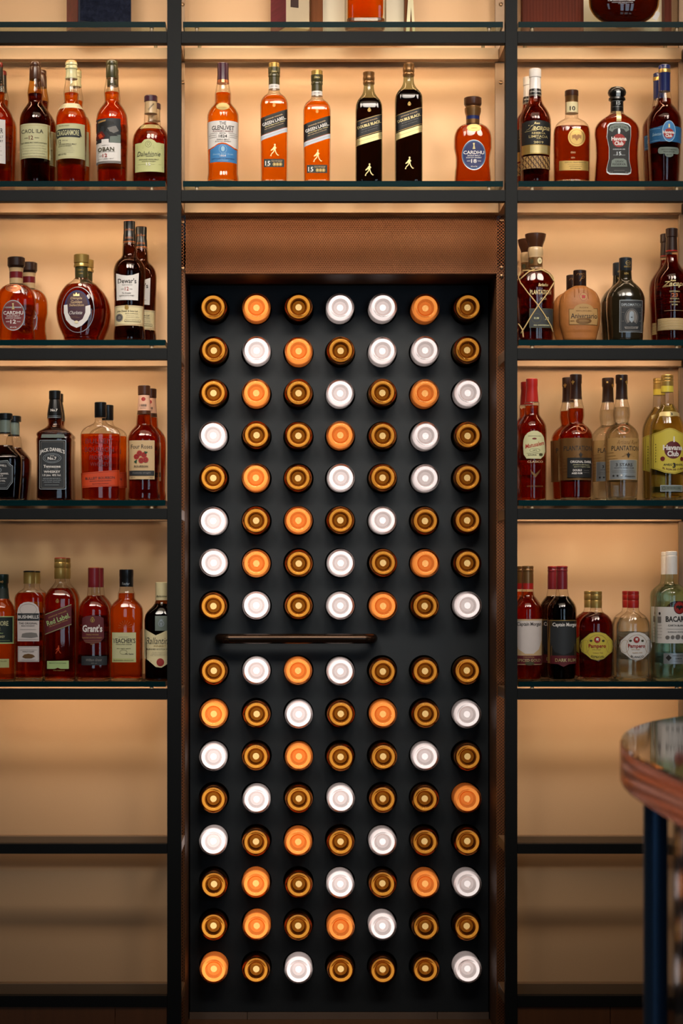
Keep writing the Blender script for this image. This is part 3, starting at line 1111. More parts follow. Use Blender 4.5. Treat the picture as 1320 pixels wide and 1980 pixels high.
bottle('A', 506, shift(sp, 0, .99), 2, cap=[(433, 37), (445, 41), (462, 43), (468, 40), (476, 43), (490, 43), (496, 39), (540, 39), (548, 43), (562, 43)], capmat='sage', bands=[(433, 447, 'tan')], liquid='orange', fill=664, kind=WH,
       labels=[('shoulder_label', [PG('ivory', (442, 745), (566, 745), (592, 783), (412, 783))]),
               ('label', [R('sage', 398, 898, 606, 1143), LN('tan', 402, 602, 1133), TX('ink', 'The Oldest Speyside', 465, 914, 76, 9, shear=.4),
                          PG('charcoal', (404, 945), (420, 936), (575, 934), (588, 990), (580, 984), (575, 995), (430, 992), (412, 1000), (402, 975)),
                          TX('sage', 'CRAGGANMORE', 490, 963, 160, 38, bold=.02), TX('ink', '12', 431, 1021, 20, 26), TX('grey', 'YEARS OLD', 470, 1017, 44, 7),
                          TX('ink', 'SPEYSIDE SINGLE MALT', 488, 1043, 128, 9), TX('ink', 'SCOTCH WHISKY', 470, 1056, 98, 8)]
                + SM('grey', ['from the Livet and the Avon', 'a most complex aroma', 'astonishing fragrance', 'smoke and maltiness'], 480, 116, 1068, 11, 5) + [TX('ink', '40% vol 70cl', 450, 1112, 60, 10)])],
       label='orange whisky bottle with pale sage cap and ornate black banner on sage label, top shelf', group=G1L,
       rears=[(536, 'orange bottle with pale cap hidden behind the sage-capped bottle, top shelf')])
pic = [R('charcoal', 683, 862, 862, 1032), PG('tan', (700, 880), (760, 870), (750, 905), (715, 920)), PG('black', (705, 890), (770, 880), (815, 888), (820, 905), (780, 915), (765, 935), (755, 955), (745, 955), (745, 915), (725, 915), (715, 945), (708, 945), (708, 905)),
       PG('darkred', (690, 960), (730, 950), (755, 985), (735, 1012), (700, 1000), (688, 1010)), PG('orange', (700, 975), (722, 965), (740, 990), (715, 1000)), PG('grey', (770, 930), (830, 915), (850, 950), (800, 975)), PG('pewter', (790, 985), (862, 975), (862, 1032), (785, 1032)),
       PG('black', (760, 950), (800, 960), (845, 985), (790, 990))]
bottle('A', 793, shift(sp, -3), 2, cap=[(433, 40), (440, 42), (460, 42), (468, 40), (474, 42), (545, 42), (556, 40)], capmat='olive', liquid='orange', fill=658, kind=WH,
       labels=[('label', [R('white', 683, 862, 862, 1178)] + pic + [R('white', 727, 1008, 780, 1050), R('grey', 685, 1160, 861, 1177), TX('olive', 'OBAN', 758, 1078, 120, 28, bold=.02), LN('grey', 700, 822, 1095, 2), TX('red', '12', 752, 1122, 34, 24), TX('grey', 'AGED', 722, 1123, 22, 7),
                          LN('grey', 692, 770, 1145, 1.5), TX('grey', 'SINGLE MALT', 780, 1145, 70, 6)])],
       label='orange whisky bottle with a dark painted picture on its white label, top shelf', group=G1L,
       rears=[(799, 'orange bottle almost hidden behind the one with the painted label, top shelf')])
dal = [(805, 46), (868, 49), (882, 56), (905, 84), (935, 108), (970, 124), (1010, 130), (1285, 129)]
arch = [(962, 1036)] + [(1010 - 0, 1034)] + [(1016, 1026), (1030, 1012), (1055, 1007), (1080, 1008), (1100, 1018), (1114, 1032)] + [(1168, 1036), (1168, 1238), (962, 1238)]
bottle('A', 1069, dal, 2, cap=[(680, 44), (688, 47), (722, 47), (726, 43), (800, 44), (808, 45)], capmat='beige', bands=[(680, 724, 'plum')], liquid='deep', fill=877, kind=WH, dr=.86,
       labels=[('neck_label', [TX('ink', 'Dalwhinnie', 1072, 765, 60, 12, shear=.3, ang=50)]), ('shoulder_label', [PG('palegold', (1010, 898), (1128, 898), (1148, 928), (996, 928))]),
               ('label', [PG('sage2', *arch), ('olive', ell(1058, 1045, 22, 22, 24, 2)), ('olive', ell(1058, 1042, 10, 12, 12, 2)), LN('olive', 975, 1025, 1058, 1), LN('olive', 1090, 1155, 1058, 1), LN('olive', 975, 1025, 1070, 1), LN('olive', 1090, 1155, 1070, 1),
                          TX('ink', 'Dalwhinnie', 1060, 1112, 165, 34, shear=.35, bold=.0), LN('ink', 1040, 1095, 1131, 2), TX('olive', 'HIGHLAND SINGLE MALT', 1062, 1152, 140, 9), TX('olive', 'SCOTCH WHISKY', 1062, 1166, 100, 8), TX('white', '15', 1058, 1186, 30, 20), LN('olive', 985, 1040, 1186, 1), LN('olive', 1076, 1150, 1186, 1), LN('olive', 975, 1160, 1207, 1)])],
       label='squat amber bottle with cream neck and arched sage label beside the left post, top shelf', group=G1L,
       rears=[(1092, 'squat bottle almost hidden behind the arched sage label bottle, top shelf')])

# ---------------------------------------------------------------- centre shelf
wav = [(238, 930), (470, 930), (468, 1130), (440, 1128), (410, 1112), (380, 1098), (350, 1094), (320, 1100), (290, 1118), (262, 1130), (240, 1132)]
wav2 = [(258, 1140), (285, 1130), (315, 1110), (350, 1104), (385, 1108), (415, 1124), (440, 1138), (460, 1141), (458, 1240), (258, 1236)]
bottle('B', 353, [(625, 42), (640, 48), (690, 56), (698, 60), (775, 61), (792, 72), (830, 102), (870, 117), (915, 119), (1100, 116), (1300, 112), (1340, 117), (1357, 117)], 2, cap=[(475, 40), (480, 43), (560, 42), (605, 44), (628, 47)], capmat='plum', bands=[(605, 628, 'copper')], liquid='orange', fill=702, base='thick', kind=WH,
       labels=[('medallion', [E('palegold', 354, 818, 52, 33), E('gold', 354, 818, 52, 33, 3)]),
               ('label', [PG('white', *wav), TX('ink', 'THE', 355, 950, 52, 25), TX('ink', 'GLENLIVET', 356, 983, 166, 33, bold=.02), TX('darkred', "FOUNDER'S RESERVE", 356, 1009, 150, 11, bold=.02), TX('ink', 'ESTD', 355, 1025, 46, 9), TX('ink', '1824', 356, 1046, 62, 22), LN('grey', 256, 314, 1022, 2), LN('grey', 250, 310, 1036, 2), LN('grey', 256, 314, 1050, 2), LN('grey', 398, 458, 1022, 2), LN('grey', 402, 462, 1036, 2), LN('grey', 398, 458, 1050, 2),
                          TX('ink', 'SINGLE MALT', 357, 1070, 96, 9), TX('ink', 'SCOTCH WHISKY', 357, 1085, 118, 9)]),
               ('band_label', [PG('blue', *wav2), E('lightblue', 356, 1142, 30, 30, 2), ('lightblue', ell(356, 1140, 14, 20, 16)), TX('lightblue', 'George & J.G. Smith', 356, 1180, 150, 14, shear=.3), TX('white', '1824', 356, 1192, 44, 12), TX('navy', 'DISTILLED IN SPEYSIDE', 356, 1212, 170, 8), TX('lightblue', 'SCOTLAND', 356, 1226, 80, 7)])],
       label='orange whisky bottle with white and blue wave label, leftmost on the shelf above the mesh', group=G1C)


def diag(cx_, w_, yl, yr, hb, hs, key, lines, trim, stripe, stripek):
    """slanted band label: left edge top yl, right edge top yr, black height hb, stripe height hs"""
    x0, x1 = cx_ - w_, cx_ + w_
    f = (yr - yl) / (x1 - x0)
    ang = math.degrees(math.atan(-f))
    q = lambda x, y: (x, yl + f * (x - x0) + y)
    els = [PG(key, q(x0, 0), q(x1, 0), q(x1, hb), q(x0, hb)), PG(trim, q(x0, 4), q(x1, 4), q(x1, 7), q(x0, 7)), PG(trim, q(x0, hb - 8), q(x1, hb - 8), q(x1, hb - 5), q(x0, hb - 5))]
    for (t, dx, dy, tw, thh, kk, sh) in lines:
        els.append(TX(kk, t, cx_ + dx, yl + f * (cx_ + dx - x0) + dy, tw, thh, ang=ang, shear=sh, bold=.015))
    if hs:
        els.append(PG(stripek, q(x0, hb + 3), q(x1, hb + 3), q(x1, hb + 3 + hs), q(x0, hb + 3 + hs)))
        els.append(PG(stripe, q(x0 + 8, hb + 3 + hs * .45), q(x1 - 8, hb + 3 + hs * .45), q(x1 - 8, hb + 3 + hs * .45 + 1.5), q(x0 + 8, hb + 3 + hs * .45 + 1.5)))
    return els


jw = [('JOHNNIE WALKER.', 0, 30, 140, 12, 'beige', 0), ('GREEN LABEL.', 0, 58, 184, 24, 'white', 0), ('Blended Malt Scotch Whisky', 8, 82, 160, 10, 'palegold', .3), ('AGED 15 YEARS PRODUCT OF SCOTLAND', 0, 98, 150, 6, 'beige', 0)]


def medals(x, y): return [E('gold', x + i * 23, y, 12, 13, 4) for i in range(3)] + [E('palegold', x + i * 23, y, 5, 6) for i in range(3)]


for cx_, dy, tx, ft, gl, rl in ((737, 0, 0, 724, 'square bright orange whisky bottle with slanted black label, taller of the two above the mesh', None), (1058, 44, 0, 768, 'square bright orange whisky bottle with slanted black label, shorter of the two above the mesh', None)):
    bot = 1357
    tall = dy == 0
    g = lambda v: v + dy
    yl, yr = (905, 838) if tall else (952, 885)
    pr = [(g(670), 41), (g(695), 44), (g(712), 58), (g(735), 80), (g(765), 97), (g(800), 103), (1150, 101), (bot, 98)]
    cap = [(g(475), 40), (g(480), 42), (g(508), 42), (g(512), 45), (g(552), 45), (g(558), 41), (g(564), 44), (g(578), 44), (g(582), 41), (g(672), 42)]
    if not tall:
        cap = [(530, 40), (535, 42), (562, 42), (566, 45), (610, 45), (618, 41), (624, 44), (636, 44), (640, 41), (722, 42)]
    wy = 1145 if tall else 1188
    ly = 1212 if tall else 1256
    lb = [('label', diag(cx_, 99, yl, yr, 132, 34, 'black', jw, 'olive', 'grey', 'mist')),
          ('crest_mark', crest('gold', cx_, 812 if tall else 858, 11)),
          ('figure_mark', striding('palegold', cx_ + 4, wy, 92)),
          ('age_label', [R('darkgreen', cx_ - 76, ly, cx_ + 76, ly + 60), TX('white', '15', cx_ - 47, ly + 32, 38, 34), TX('beige', 'SCOTCH WHISKY MATURED', cx_ + 20, ly + 12, 84, 6), TX('beige', 'FOR 15 YEARS', cx_ + 20, ly + 20, 76, 5), TX('beige', 'YEARS', cx_ - 47, ly + 53, 26, 5)] + medals(cx_ + 2, ly + 40))]
    bottle('B', cx_, pr, 2, cap=cap, capmat='olive', bands=[((g(640) if tall else 690), (g(672) if tall else 722), 'white'), (cap[0][0], cap[0][0] + 34, 'gold')], liquid='orange', fill=ft, base='thick', dr=.92, ex=5, kind=WH, capn=2.0,
           labels=lb + [('neck_label', [TX('palegold', 'Since', cx_, g(545), 44, 16, shear=.3), TX('grey', '1820 1867', cx_, (656 if tall else 706), 52, 9)])], label=gl, group=G1C)
jb = [('JOHNNIE WALKER.', 0, 28, 128, 10, 'beige', 0), ('DOUBLE BLACK.', 0, 54, 178, 20, 'palegold', 0), ('Blended Scotch Whisky', 6, 78, 130, 8, 'grey', .3), ('Smoky and intense', 0, 96, 120, 6, 'grey', .2)]
for cx_, t0, prf, yl, yr, wy, gl in (
        (199, 525, [(612, 36), (640, 37), (672, 42), (705, 58), (745, 84), (775, 94), (810, 97), (1100, 97), (1317, 97)], 902, 845, 1255, 'shorter of the two square black whisky bottles with slanted labels above the mesh'),
        (489, 465, [(555, 37), (590, 38), (612, 42), (645, 58), (682, 84), (712, 97), (750, 99), (1100, 99), (1317, 99)], 858, 795, 1207, 'taller of the two square black whisky bottles with slanted labels above the mesh')):
    capp = [(t0, 39), (t0 + 5, 42), (t0 + 22, 42), (t0 + 28, 40), (t0 + 45, 43), (t0 + 62, 42), (t0 + 68, 39), (t0 + 74, 42), (t0 + 88, 42), (t0 + 92, 40)]
    bottle('C', cx_, prf, 2, cap=capp, capmat='bronze', shellk='smoke', liquid='black', fill=t0 + 202, dr=.95, ex=5, kind=WH,
           labels=[('label', diag(cx_, 95, yl, yr, 130, 50, 'black', jb, 'gold', 'olive', 'palegold')), ('crest_mark', crest('gold', cx_, yl - 78, 12)), ('figure_mark', striding('palegold', cx_, wy, 90)),
                   ('signature', [TX('olive', 'Rare blend   John Walker', cx_, (yl + yr) / 2 + 160, 150, 16, shear=.4, ang=17 if cx_ < 300 else 18, bold=0)])], label=gl, group=G1C)
carb = [(905, 49), (912, 72), (925, 96), (948, 118), (980, 132), (1020, 137), (1075, 137), (1110, 131), (1160, 124), (1200, 124), (1250, 129), (1318, 136)]


def cardhu(cx_, cy_, key, num, tcol, rx=88, ry=110):
    return [E('silver', cx_, cy_, rx, ry), E(key, cx_, cy_, rx - 5, ry - 6), E(tcol, cx_, cy_, rx - 9, ry - 10, 2), PG('palegold', (cx_ - 8, cy_ - 85), (cx_ + 6, cy_ - 86), (cx_ + 4, cy_ - 70), (cx_ + 10, cy_ - 42), (cx_ - 10, cy_ - 42), (cx_ - 4, cy_ - 68)),
            TX('white', 'CARDHU', cx_, cy_ - 18, 2 * rx * .86, 25, bold=.02), TX('white', 'SINGLE MALT', cx_, cy_ + 4, 95, 9), TX('white', 'SCOTCH WHISKY', cx_, cy_ + 19, 112, 9), TX('white', num, cx_, cy_ + 44, 40, 28, bold=.02), TX('white', 'AGED', cx_ - 38, cy_ + 44, 26, 7), TX('white', 'YEARS', cx_ + 38, cy_ + 44, 28, 7), TX('white', '40% vol 70cl', cx_, cy_ + 84, 46, 9)]


bottle('C', 957, carb, 2, cap=[(712, 60), (718, 64), (762, 64), (770, 60), (778, 54), (786, 54), (792, 60), (818, 59), (850, 50), (905, 49)], capmat='brown', bands=[(778, 850, 'bronze'), (850, 875, 'navy'), (875, 905, 'bronze')], liquid='deep', fill=925, dr=.62, ex=2.6, kind=WH,
       labels=[('label', cardhu(958, 1146, 'navy', '18', 'blue')), ('shoulder_label', [E('gold', 960, 948, 52, 27), E('brown', 960, 948, 46, 22, 2), TX('brown', 'CARDHU', 960, 950, 50, 14)])],
       label='short waisted whisky bottle with dark blue oval label, rightmost above the mesh', group=G1C)

# ---------------------------------------------------------------- top full shelf, right
cap_z = [(490, 40), (494, 43), (550, 43), (555, 39), (636, 42), (645, 44), (682, 46)]
woven = [R('tan', 172, 1125, 376, 1213)] + [PG('brown', (172 + i * 17, 1125 + j * 22), (180 + i * 17, 1125 + j * 22), (189 + i * 17, 1146 + j * 22), (181 + i * 17, 1146 + j * 22)) for i in range(12) for j in range(4) if (i + j) % 2 == 0] + \
    [PG('darkbrown', (189 + i * 17 - 4, 1127 + j * 22), (189 + i * 17, 1129 + j * 22), (176 + i * 17, 1145 + j * 22), (173 + i * 17, 1143 + j * 22)) for i in range(11) for j in range(4) if (i + j) % 2 == 1]
bottle('D', 272, [(680, 46), (705, 48), (740, 58), (780, 84), (820, 103), (860, 112), (900, 113), (1100, 106), (1272, 101)], 2, cap=cap_z, capmat='white', bands=[(638, 680, 'black')], liquid='red', fill=690, kind=RU,
       labels=[('neck_label', [TX('white', 'SISTEMA SOLERA', 272, 658, 78, 9)]),
               ('label', [PG('black', (172, 890), (200, 880), (272, 876), (345, 880), (374, 890), (374, 1045), (172, 1045)), TX('palegold', 'Ron', 272, 897, 40, 16, shear=.3), TX('palegold', 'Zacapa', 282, 932, 168, 48, shear=.35, bold=.02), LN('palegold', 190, 270, 953, 3, dy=8),
                          TX('palegold', 'RESERVA', 285, 967, 98, 14), TX('palegold', 'LIMITADA', 284, 990, 136, 18), TX('palegold', 'RUM', 284, 1005, 30, 5), TX('palegold', '2019', 284, 1031, 70, 16, bold=.02), R('gold', 172, 1047, 374, 1112), R('palegold', 225, 1052, 350, 1106)]),
               ('woven_band', woven)],
       label='dark rum bottle with white cap and woven band beside the right post, top shelf', group=G1R,
       rears=[(229, 'white capped bottle peeking out beside the right post, top shelf')])
bat = lambda k, x, y, r: [(k, poly_shape([(x, y - r * .3), (x + r * .2, y - r * .55), (x + r * .8, y - r * .35), (x + r * .75, y + r * .25), (x + r * .45, y + r * .05), (x + r * .2, y + r * .3), (x, y + r * .6), (x - r * .2, y + r * .3), (x - r * .45, y + r * .05), (x - r * .75, y + r * .25), (x - r * .8, y - r * .35), (x - r * .2, y - r * .55)]))]
bottle('D', 531, [(805, 45), (838, 46), (850, 62), (868, 92), (890, 112), (920, 124), (960, 128), (1272, 126)], 2, cap=[(642, 46), (647, 48), (680, 48), (684, 46), (800, 46), (806, 47)], capmat='beige', bands=[(642, 682, 'brown'), (682, 728, 'bronze')], liquid='red', fill=905, base='thick', dr=.75, ex=3, kind=RU,
       labels=[('neck_label', [R('cream', 492, 732, 570, 802), TX('darkbrown', '10', 531, 778, 40, 32, bold=.03)]),
               ('medallion', [E('gold', 554, 993, 62, 65), E('bronze', 554, 993, 52, 55, 4)] + bat('bronze', 554, 995, 42)),
               ('print', [TX('beige', 'GRAN', 528, 1100, 34, 14), TX('beige', 'RESERVA', 528, 1137, 28, 12)]),
               ('label', [R('gold', 432, 1158, 640, 1226), TX('olive', 'ESPECIAL GRAN RESERVA', 545, 1170, 150, 9), LN('olive', 490, 600, 1185), LN('olive', 500, 590, 1197), TX('olive', 'BOTTLED RUM', 545, 1212, 70, 7)])],
       label='dark rum bottle with round gold medallion and a ten on its neck, top shelf', group=G1R)
hg = [(775, 905), (790, 885), (830, 878), (885, 878), (925, 888), (942, 908), (942, 980), (930, 1060), (930, 1150), (945, 1215), (942, 1240), (920, 1252), (790, 1250), (770, 1235), (768, 1210), (785, 1140), (785, 1060), (770, 980)]
shr = lambda pts, cx_, cy_, f: [(cx_ + (a - cx_) * f, cy_ + (b - cy_) * f) for a, b in pts]
hclub = lambda x, y, r, fs, c1='red': [E(c1, x, y, r, r), TX('white', 'Havana', x, y - r * .27, r * 2.3, r * .6, bold=.04), TX('white', 'Club', x, y + r * .42, r * 1.35, r * .62, bold=.04)]
bottle('D', 852, [(795, 46), (808, 50), (825, 70), (850, 108), (880, 140), (915, 157), (950, 160), (1020, 153), (1100, 150), (1180, 154), (1272, 163)], 2, cap=[(618, 30), (624, 44), (640, 60), (658, 65), (675, 61), (692, 46), (697, 58), (710, 60), (716, 50), (722, 45), (796, 46)], capmat='black', liquid='red', fill=815, dr=.42, ex=2.4, kind=RU,
       labels=[('neck_label', [R('silver', 838, 622, 868, 695), TX('silver', '15', 856, 740, 30, 24), LN('silver', 815, 898, 722, 1.5), LN('silver', 815, 898, 765, 1.5), R('palegold', 838, 800, 872, 876)]),
               ('label', [PG('silver', *hg), PG('black', *shr(hg, 856, 1065, .95)), PG('pewter', (785, 935), (795, 905), (830, 892), (885, 892), (920, 905), (930, 935), (905, 950), (890, 930), (856, 922), (825, 930), (808, 950)), TX('black', 'EL RON DE CUBA', 857, 912, 110, 12, arch=10),
                          PG('silver', (850, 925), (862, 925), (866, 945), (860, 968), (850, 968), (848, 945))] + hclub(856, 1010, 47, 1) + [TX('silver', 'FUNDADA EN 1878', 856, 1072, 84, 8), TX('silver', '15', 856, 1102, 32, 26), LN('silver', 815, 840, 1112), LN('silver', 872, 900, 1112), PG('pewter', (805, 1150), (825, 1138), (888, 1138), (908, 1150), (915, 1196), (798, 1196)), TX('black', 'GRAN', 857, 1158, 56, 14), TX('black', 'RESERVA', 857, 1178, 94, 15), TX('grey', '70 cl', 798, 1236, 22, 8), TX('grey', '40% vol', 912, 1236, 26, 8), LN('grey', 820, 895, 1222, 2)])],
       label='broad flat rum bottle with round black stopper and hourglass label, top shelf', group=G1R)
bottle('D', 1189, [(640, 38), (665, 44), (697, 49), (735, 54), (775, 82), (815, 108), (850, 119), (900, 121), (1000, 118), (1272, 103)], 2, cap=[(462, 37), (467, 41), (490, 41), (494, 43), (520, 43), (526, 41), (640, 41), (650, 40)], capmat='navy', bands=[(494, 520, 'gold')], liquid='red', fill=702, kind=RU,
       labels=[('label', [PG('teal', (1075, 925), (1120, 922), (1160, 912), (1300, 920), (1300, 1030), (1130, 1025), (1078, 1028)), LN('lightblue', 1080, 1140, 932, 2), LN('lightblue', 1080, 1140, 1015, 2), E('lightblue', 1200, 955, 48, 75), E('blue', 1200, 955, 43, 70)] + hclub(1198, 972, 36, 1) + [PG('palegold', (1196, 905), (1204, 905), (1206, 930), (1194, 930)), TX('lightblue', 'Seleccion', 1118, 972, 56, 22, shear=.3)]),
               ('lower_label', [RR('pewter', 1126, 1065, 1278, 1112, 18), E('pewter', 1202, 1118, 30, 18), TX('ink', 'SELECCION DE MAESTROS', 1202, 1082, 110, 8), TX('ink', 'HECHO EN CUBA', 1202, 1098, 82, 10), TX('ink', '45% VOL', 1202, 1120, 42, 10)])],
       label='rum bottle with navy cap and blue label with red disc, rightmost on the top shelf', group=G1R,
       rears=[(1150, 'rum bottle with navy cap hidden behind the blue labelled bottle, top shelf')])

# ---------------------------------------------------------------- second full shelf, left
car2 = [(583, 49), (590, 66), (605, 92), (628, 116), (660, 132), (700, 138), (755, 138), (790, 132), (840, 124), (885, 124), (930, 130), (975, 135)]
bottle('E', 115, car2, 3, cap=[(395, 58), (401, 62), (455, 62), (462, 57), (472, 52), (500, 48), (583, 48)], capmat='darkbrown', bands=[(472, 520, 'beige'), (520, 545, 'burgundy'), (545, 583, 'beige')], liquid='amber', fill=600, dr=.62, ex=2.6, kind=WH,
       labels=[('label', cardhu(104, 816, 'burgundy', '12', 'copper', 82, 108)), ('shoulder_label', [E('copper', 102, 622, 56, 28), E('darkred', 102, 622, 49, 22, 3), TX('darkred', 'CARDHU', 102, 624, 52, 15)])],
       label='waisted amber whisky bottle with burgundy oval label, leftmost on the second shelf', group=G2L,
       rears=[(203, 'waisted amber bottle behind the burgundy oval label bottle, second shelf')])
shield = [(470, 745), (478, 690), (505, 655), (545, 640), (580, 642), (612, 660), (632, 700), (645, 750), (640, 820), (610, 870), (555, 900), (510, 875), (478, 820)]
dh = [(462, 745), (488, 742), (492, 800), (515, 845), (556, 868), (595, 845), (615, 800), (616, 755), (650, 745), (652, 800), (630, 850), (590, 890), (552, 906), (512, 888), (478, 850), (462, 800)]
bottle('E', 577, [(545, 50), (560, 62), (585, 100), (620, 132), (665, 158), (715, 174), (770, 180), (830, 174), (880, 162), (925, 143), (960, 128), (975, 122)], 3, cap=[(375, 51), (380, 54), (435, 54), (440, 50), (455, 54), (465, 54), (468, 46), (545, 45)], capmat='gold', bands=[(466, 545, 'olive')], liquid='deep', fill=590, dr=.6, ex=2.2, kind=WH,
       labels=[('neck_label', [TX('gold', 'DIMPLE', 577, 490, 44, 10), TX('gold', '1890', 577, 515, 30, 10)]),
               ('label', [E('silver', 560, 778, 118, 162, 4), E('navy', 556, 770, 92, 130), PG('plum', *shr(shield, 556, 770, .9)), PG('white', *dh), PG('palegold', (528, 683), (530, 663), (540, 673), (550, 655), (560, 673), (571, 663), (573, 683)), TX('beige', 'Dimple', 551, 700, 82, 22, shear=.15), TX('beige', 'Golden', 552, 724, 80, 22, shear=.1), TX('beige', 'Selection', 553, 746, 104, 18, shear=.1), TX('white', 'Charlotte', 548, 800, 92, 24, shear=.5, bold=0), LN('tan', 505, 560, 825, 1), LN('tan', 505, 575, 835, 1), E('ivory', 552, 866, 14, 10)])],
       label='bulbous amber whisky bottle with gold cap and silver edged dark label, second shelf', group=G2L,
       rears=[(611, 'gold capped bottle hidden behind the bulbous one, second shelf')])
bottle('E', 917, [(290, 45), (330, 50), (382, 53), (400, 62), (425, 88), (460, 106), (500, 113), (700, 108), (880, 105), (915, 110), (975, 113)], 3, cap=[(137, 38), (142, 41), (228, 41), (235, 43), (292, 46)], capmat='black', bands=[(137, 150, 'copper'), (158, 162, 'copper'), (232, 240, 'copper'), (284, 292, 'copper')], liquid='darkbrown', fill=300, kind=WH,
       labels=[('neck_label', [TX('copper', 'John Dewar', 917, 205, 66, 20, shear=.3), TX('copper', 'SCOTCH', 917, 262, 56, 14)]),
               ('label', [PG('white', (828, 520), (870, 535), (910, 540), (950, 535), (990, 518), (984, 712), (832, 710)), TX('ink', "Dewar's", 908, 576, 132, 36, bold=.02), TX('ink', 'TRUE SCOTCH', 908, 605, 74, 8), TX('red', '12', 907, 632, 28, 26), TX('grey', 'AGED', 876, 634, 24, 7), TX('grey', 'YEARS', 935, 634, 22, 7), TX('ink', 'The Ancestor', 905, 662, 66, 10, shear=.3), TX('ink', 'BLENDED SCOTCH WHISKY', 907, 680, 108, 8)]),
               ('lower_label', [R('beige', 815, 748, 1019, 890), R('cream', 817, 752, 1017, 886), LN('grey', 817, 1017, 757, 2), LN('grey', 817, 1017, 878, 2), E('gold', 906, 763, 15, 18), TX('ink', 'John Dewar & Sons Ltd', 908, 790, 148, 17, shear=.15), E('grey', 852, 833, 27, 28), E('ink', 852, 833, 18, 19, 4), TX('ink', 'PERTH SCOTLAND', 940, 806, 90, 6), RR('ink', 890, 846, 1002, 864, 8), RR('cream', 892, 848, 1000, 862, 7), TX('ink', 'PRODUCT OF SCOTLAND', 946, 855, 94, 6)] + SM('grey', ['distillers to the crown', 'established 1846'], 945, 100, 820, 12, 5))],
       label='tall dark whisky bottle with black and copper cap and two pale labels, second shelf', group=G2L,
       rears=[(1000, 'tall dark bottle behind the one with black and copper cap, second shelf')])

# ---------------------------------------------------------------- second full shelf, right


def raffia(root, T, surf, k):
    bm = bmesh.new()
    def run(pts, r=0.0016):
        out = []
        for (a, b), (c, d_) in zip(pts, pts[1:]):
            for i in range(8):
                t = i / 8
                x, z = T((a + (c - a) * t, b + (d_ - b) * t))
                out.append((x, surf(x, z) - 0.0022, z))
        x, z = T(pts[-1]); out.append((x, surf(x, z) - 0.0022, z))
        tube(bm, out, r, 6)
    run([(180, 490), (250, 505), (330, 490)])
    run([(158, 560), (215, 510), (260, 490)]); run([(300, 490), (360, 520), (402, 580)])
    run([(160, 585), (210, 660), (275, 740), (330, 820), (375, 890), (392, 930)])
    run([(400, 580), (350, 660), (285, 745), (235, 820), (195, 890), (165, 940)])
    run([(150, 870), (175, 920), (180, 970)]); run([(163, 500), (150, 540), (160, 585)], 0.0014); run([(388, 520), (402, 550), (400, 590)], 0.0014)
    return obj('raffia_net', bm, mat('raffia', (206, 176, 118), 0.7, var=0.15), root, smooth=80)


bottle('F', 275, [(455, 50), (478, 52), (492, 78), (510, 104), (540, 122), (580, 133), (640, 134), (800, 128), (982, 122)], 3, cap=[(228, 70), (232, 74), (245, 73), (275, 66), (305, 54), (325, 49), (332, 52), (345, 55), (375, 54), (388, 50), (398, 50), (458, 50)], capmat='brown', bands=[(326, 398, 'beige'), (398, 458, 'bronze')], liquid='red', fill=488, dr=.75, ex=2.6, kind=RU,
       labels=[('neck_label', [E('cream', 300, 425, 17, 22), TX('ink', '20', 300, 425, 16, 12), E('olive', 240, 428, 14, 18)]),
               ('label', [TX('palegold', 'Barbados', 318, 602, 70, 22, shear=.4), TX('palegold', 'PLANTATION', 300, 655, 150, 32, bold=.02), TX('palegold', 'X.O.', 320, 700, 50, 16), PG('olive', (220, 770), (392, 768), (392, 905), (220, 905)), PG('charcoal', (224, 775), (388, 773), (388, 900), (224, 900)), E('olive', 270, 838, 36, 36, 4), E('olive', 345, 838, 28, 34, 3), TX('sage', 'XO', 345, 840, 30, 22), TX('sage', '20th ANNIVERSARY', 310, 887, 120, 10), TX('sage', 'RUM', 270, 838, 34, 14)])],
       decor=[raffia], label='dark red rum bottle with flared brown stopper and raffia net, second shelf', group=G2R,
       rears=[(222, 'flared brown stopper bottle hidden behind the raffia netted one, second shelf')])


def pouch_mat():
    m = mat('leather_pouch', (164, 102, 48), 0.55, bump=0.5, bscale=90, var=0.3, vscale=(30, 30, 30))
    return m


def pouch_seams(root, T, surf, k):
    bm = bmesh.new()
    for x0, x1, y0, y1 in ((545, 540, 605, 690), (570, 572, 605, 660), (610, 606, 605, 660), (632, 640, 605, 700), (480, 465, 650, 720), (690, 712, 640, 720)):
        pts = []
        for i in range(7):
            t = i / 6
            x, z = T((x0 + (x1 - x0) * t, y0 + (y1 - y0) * t))
            pts.append((x, surf(x, z) - 0.0002, z))
        tube(bm, pts, [0.0004 + 0.0016 * math.sin(PI * i / 6) for i in range(7)], 6)
    return obj('pouch_folds', bm, pouch_mat(), root, smooth=80)


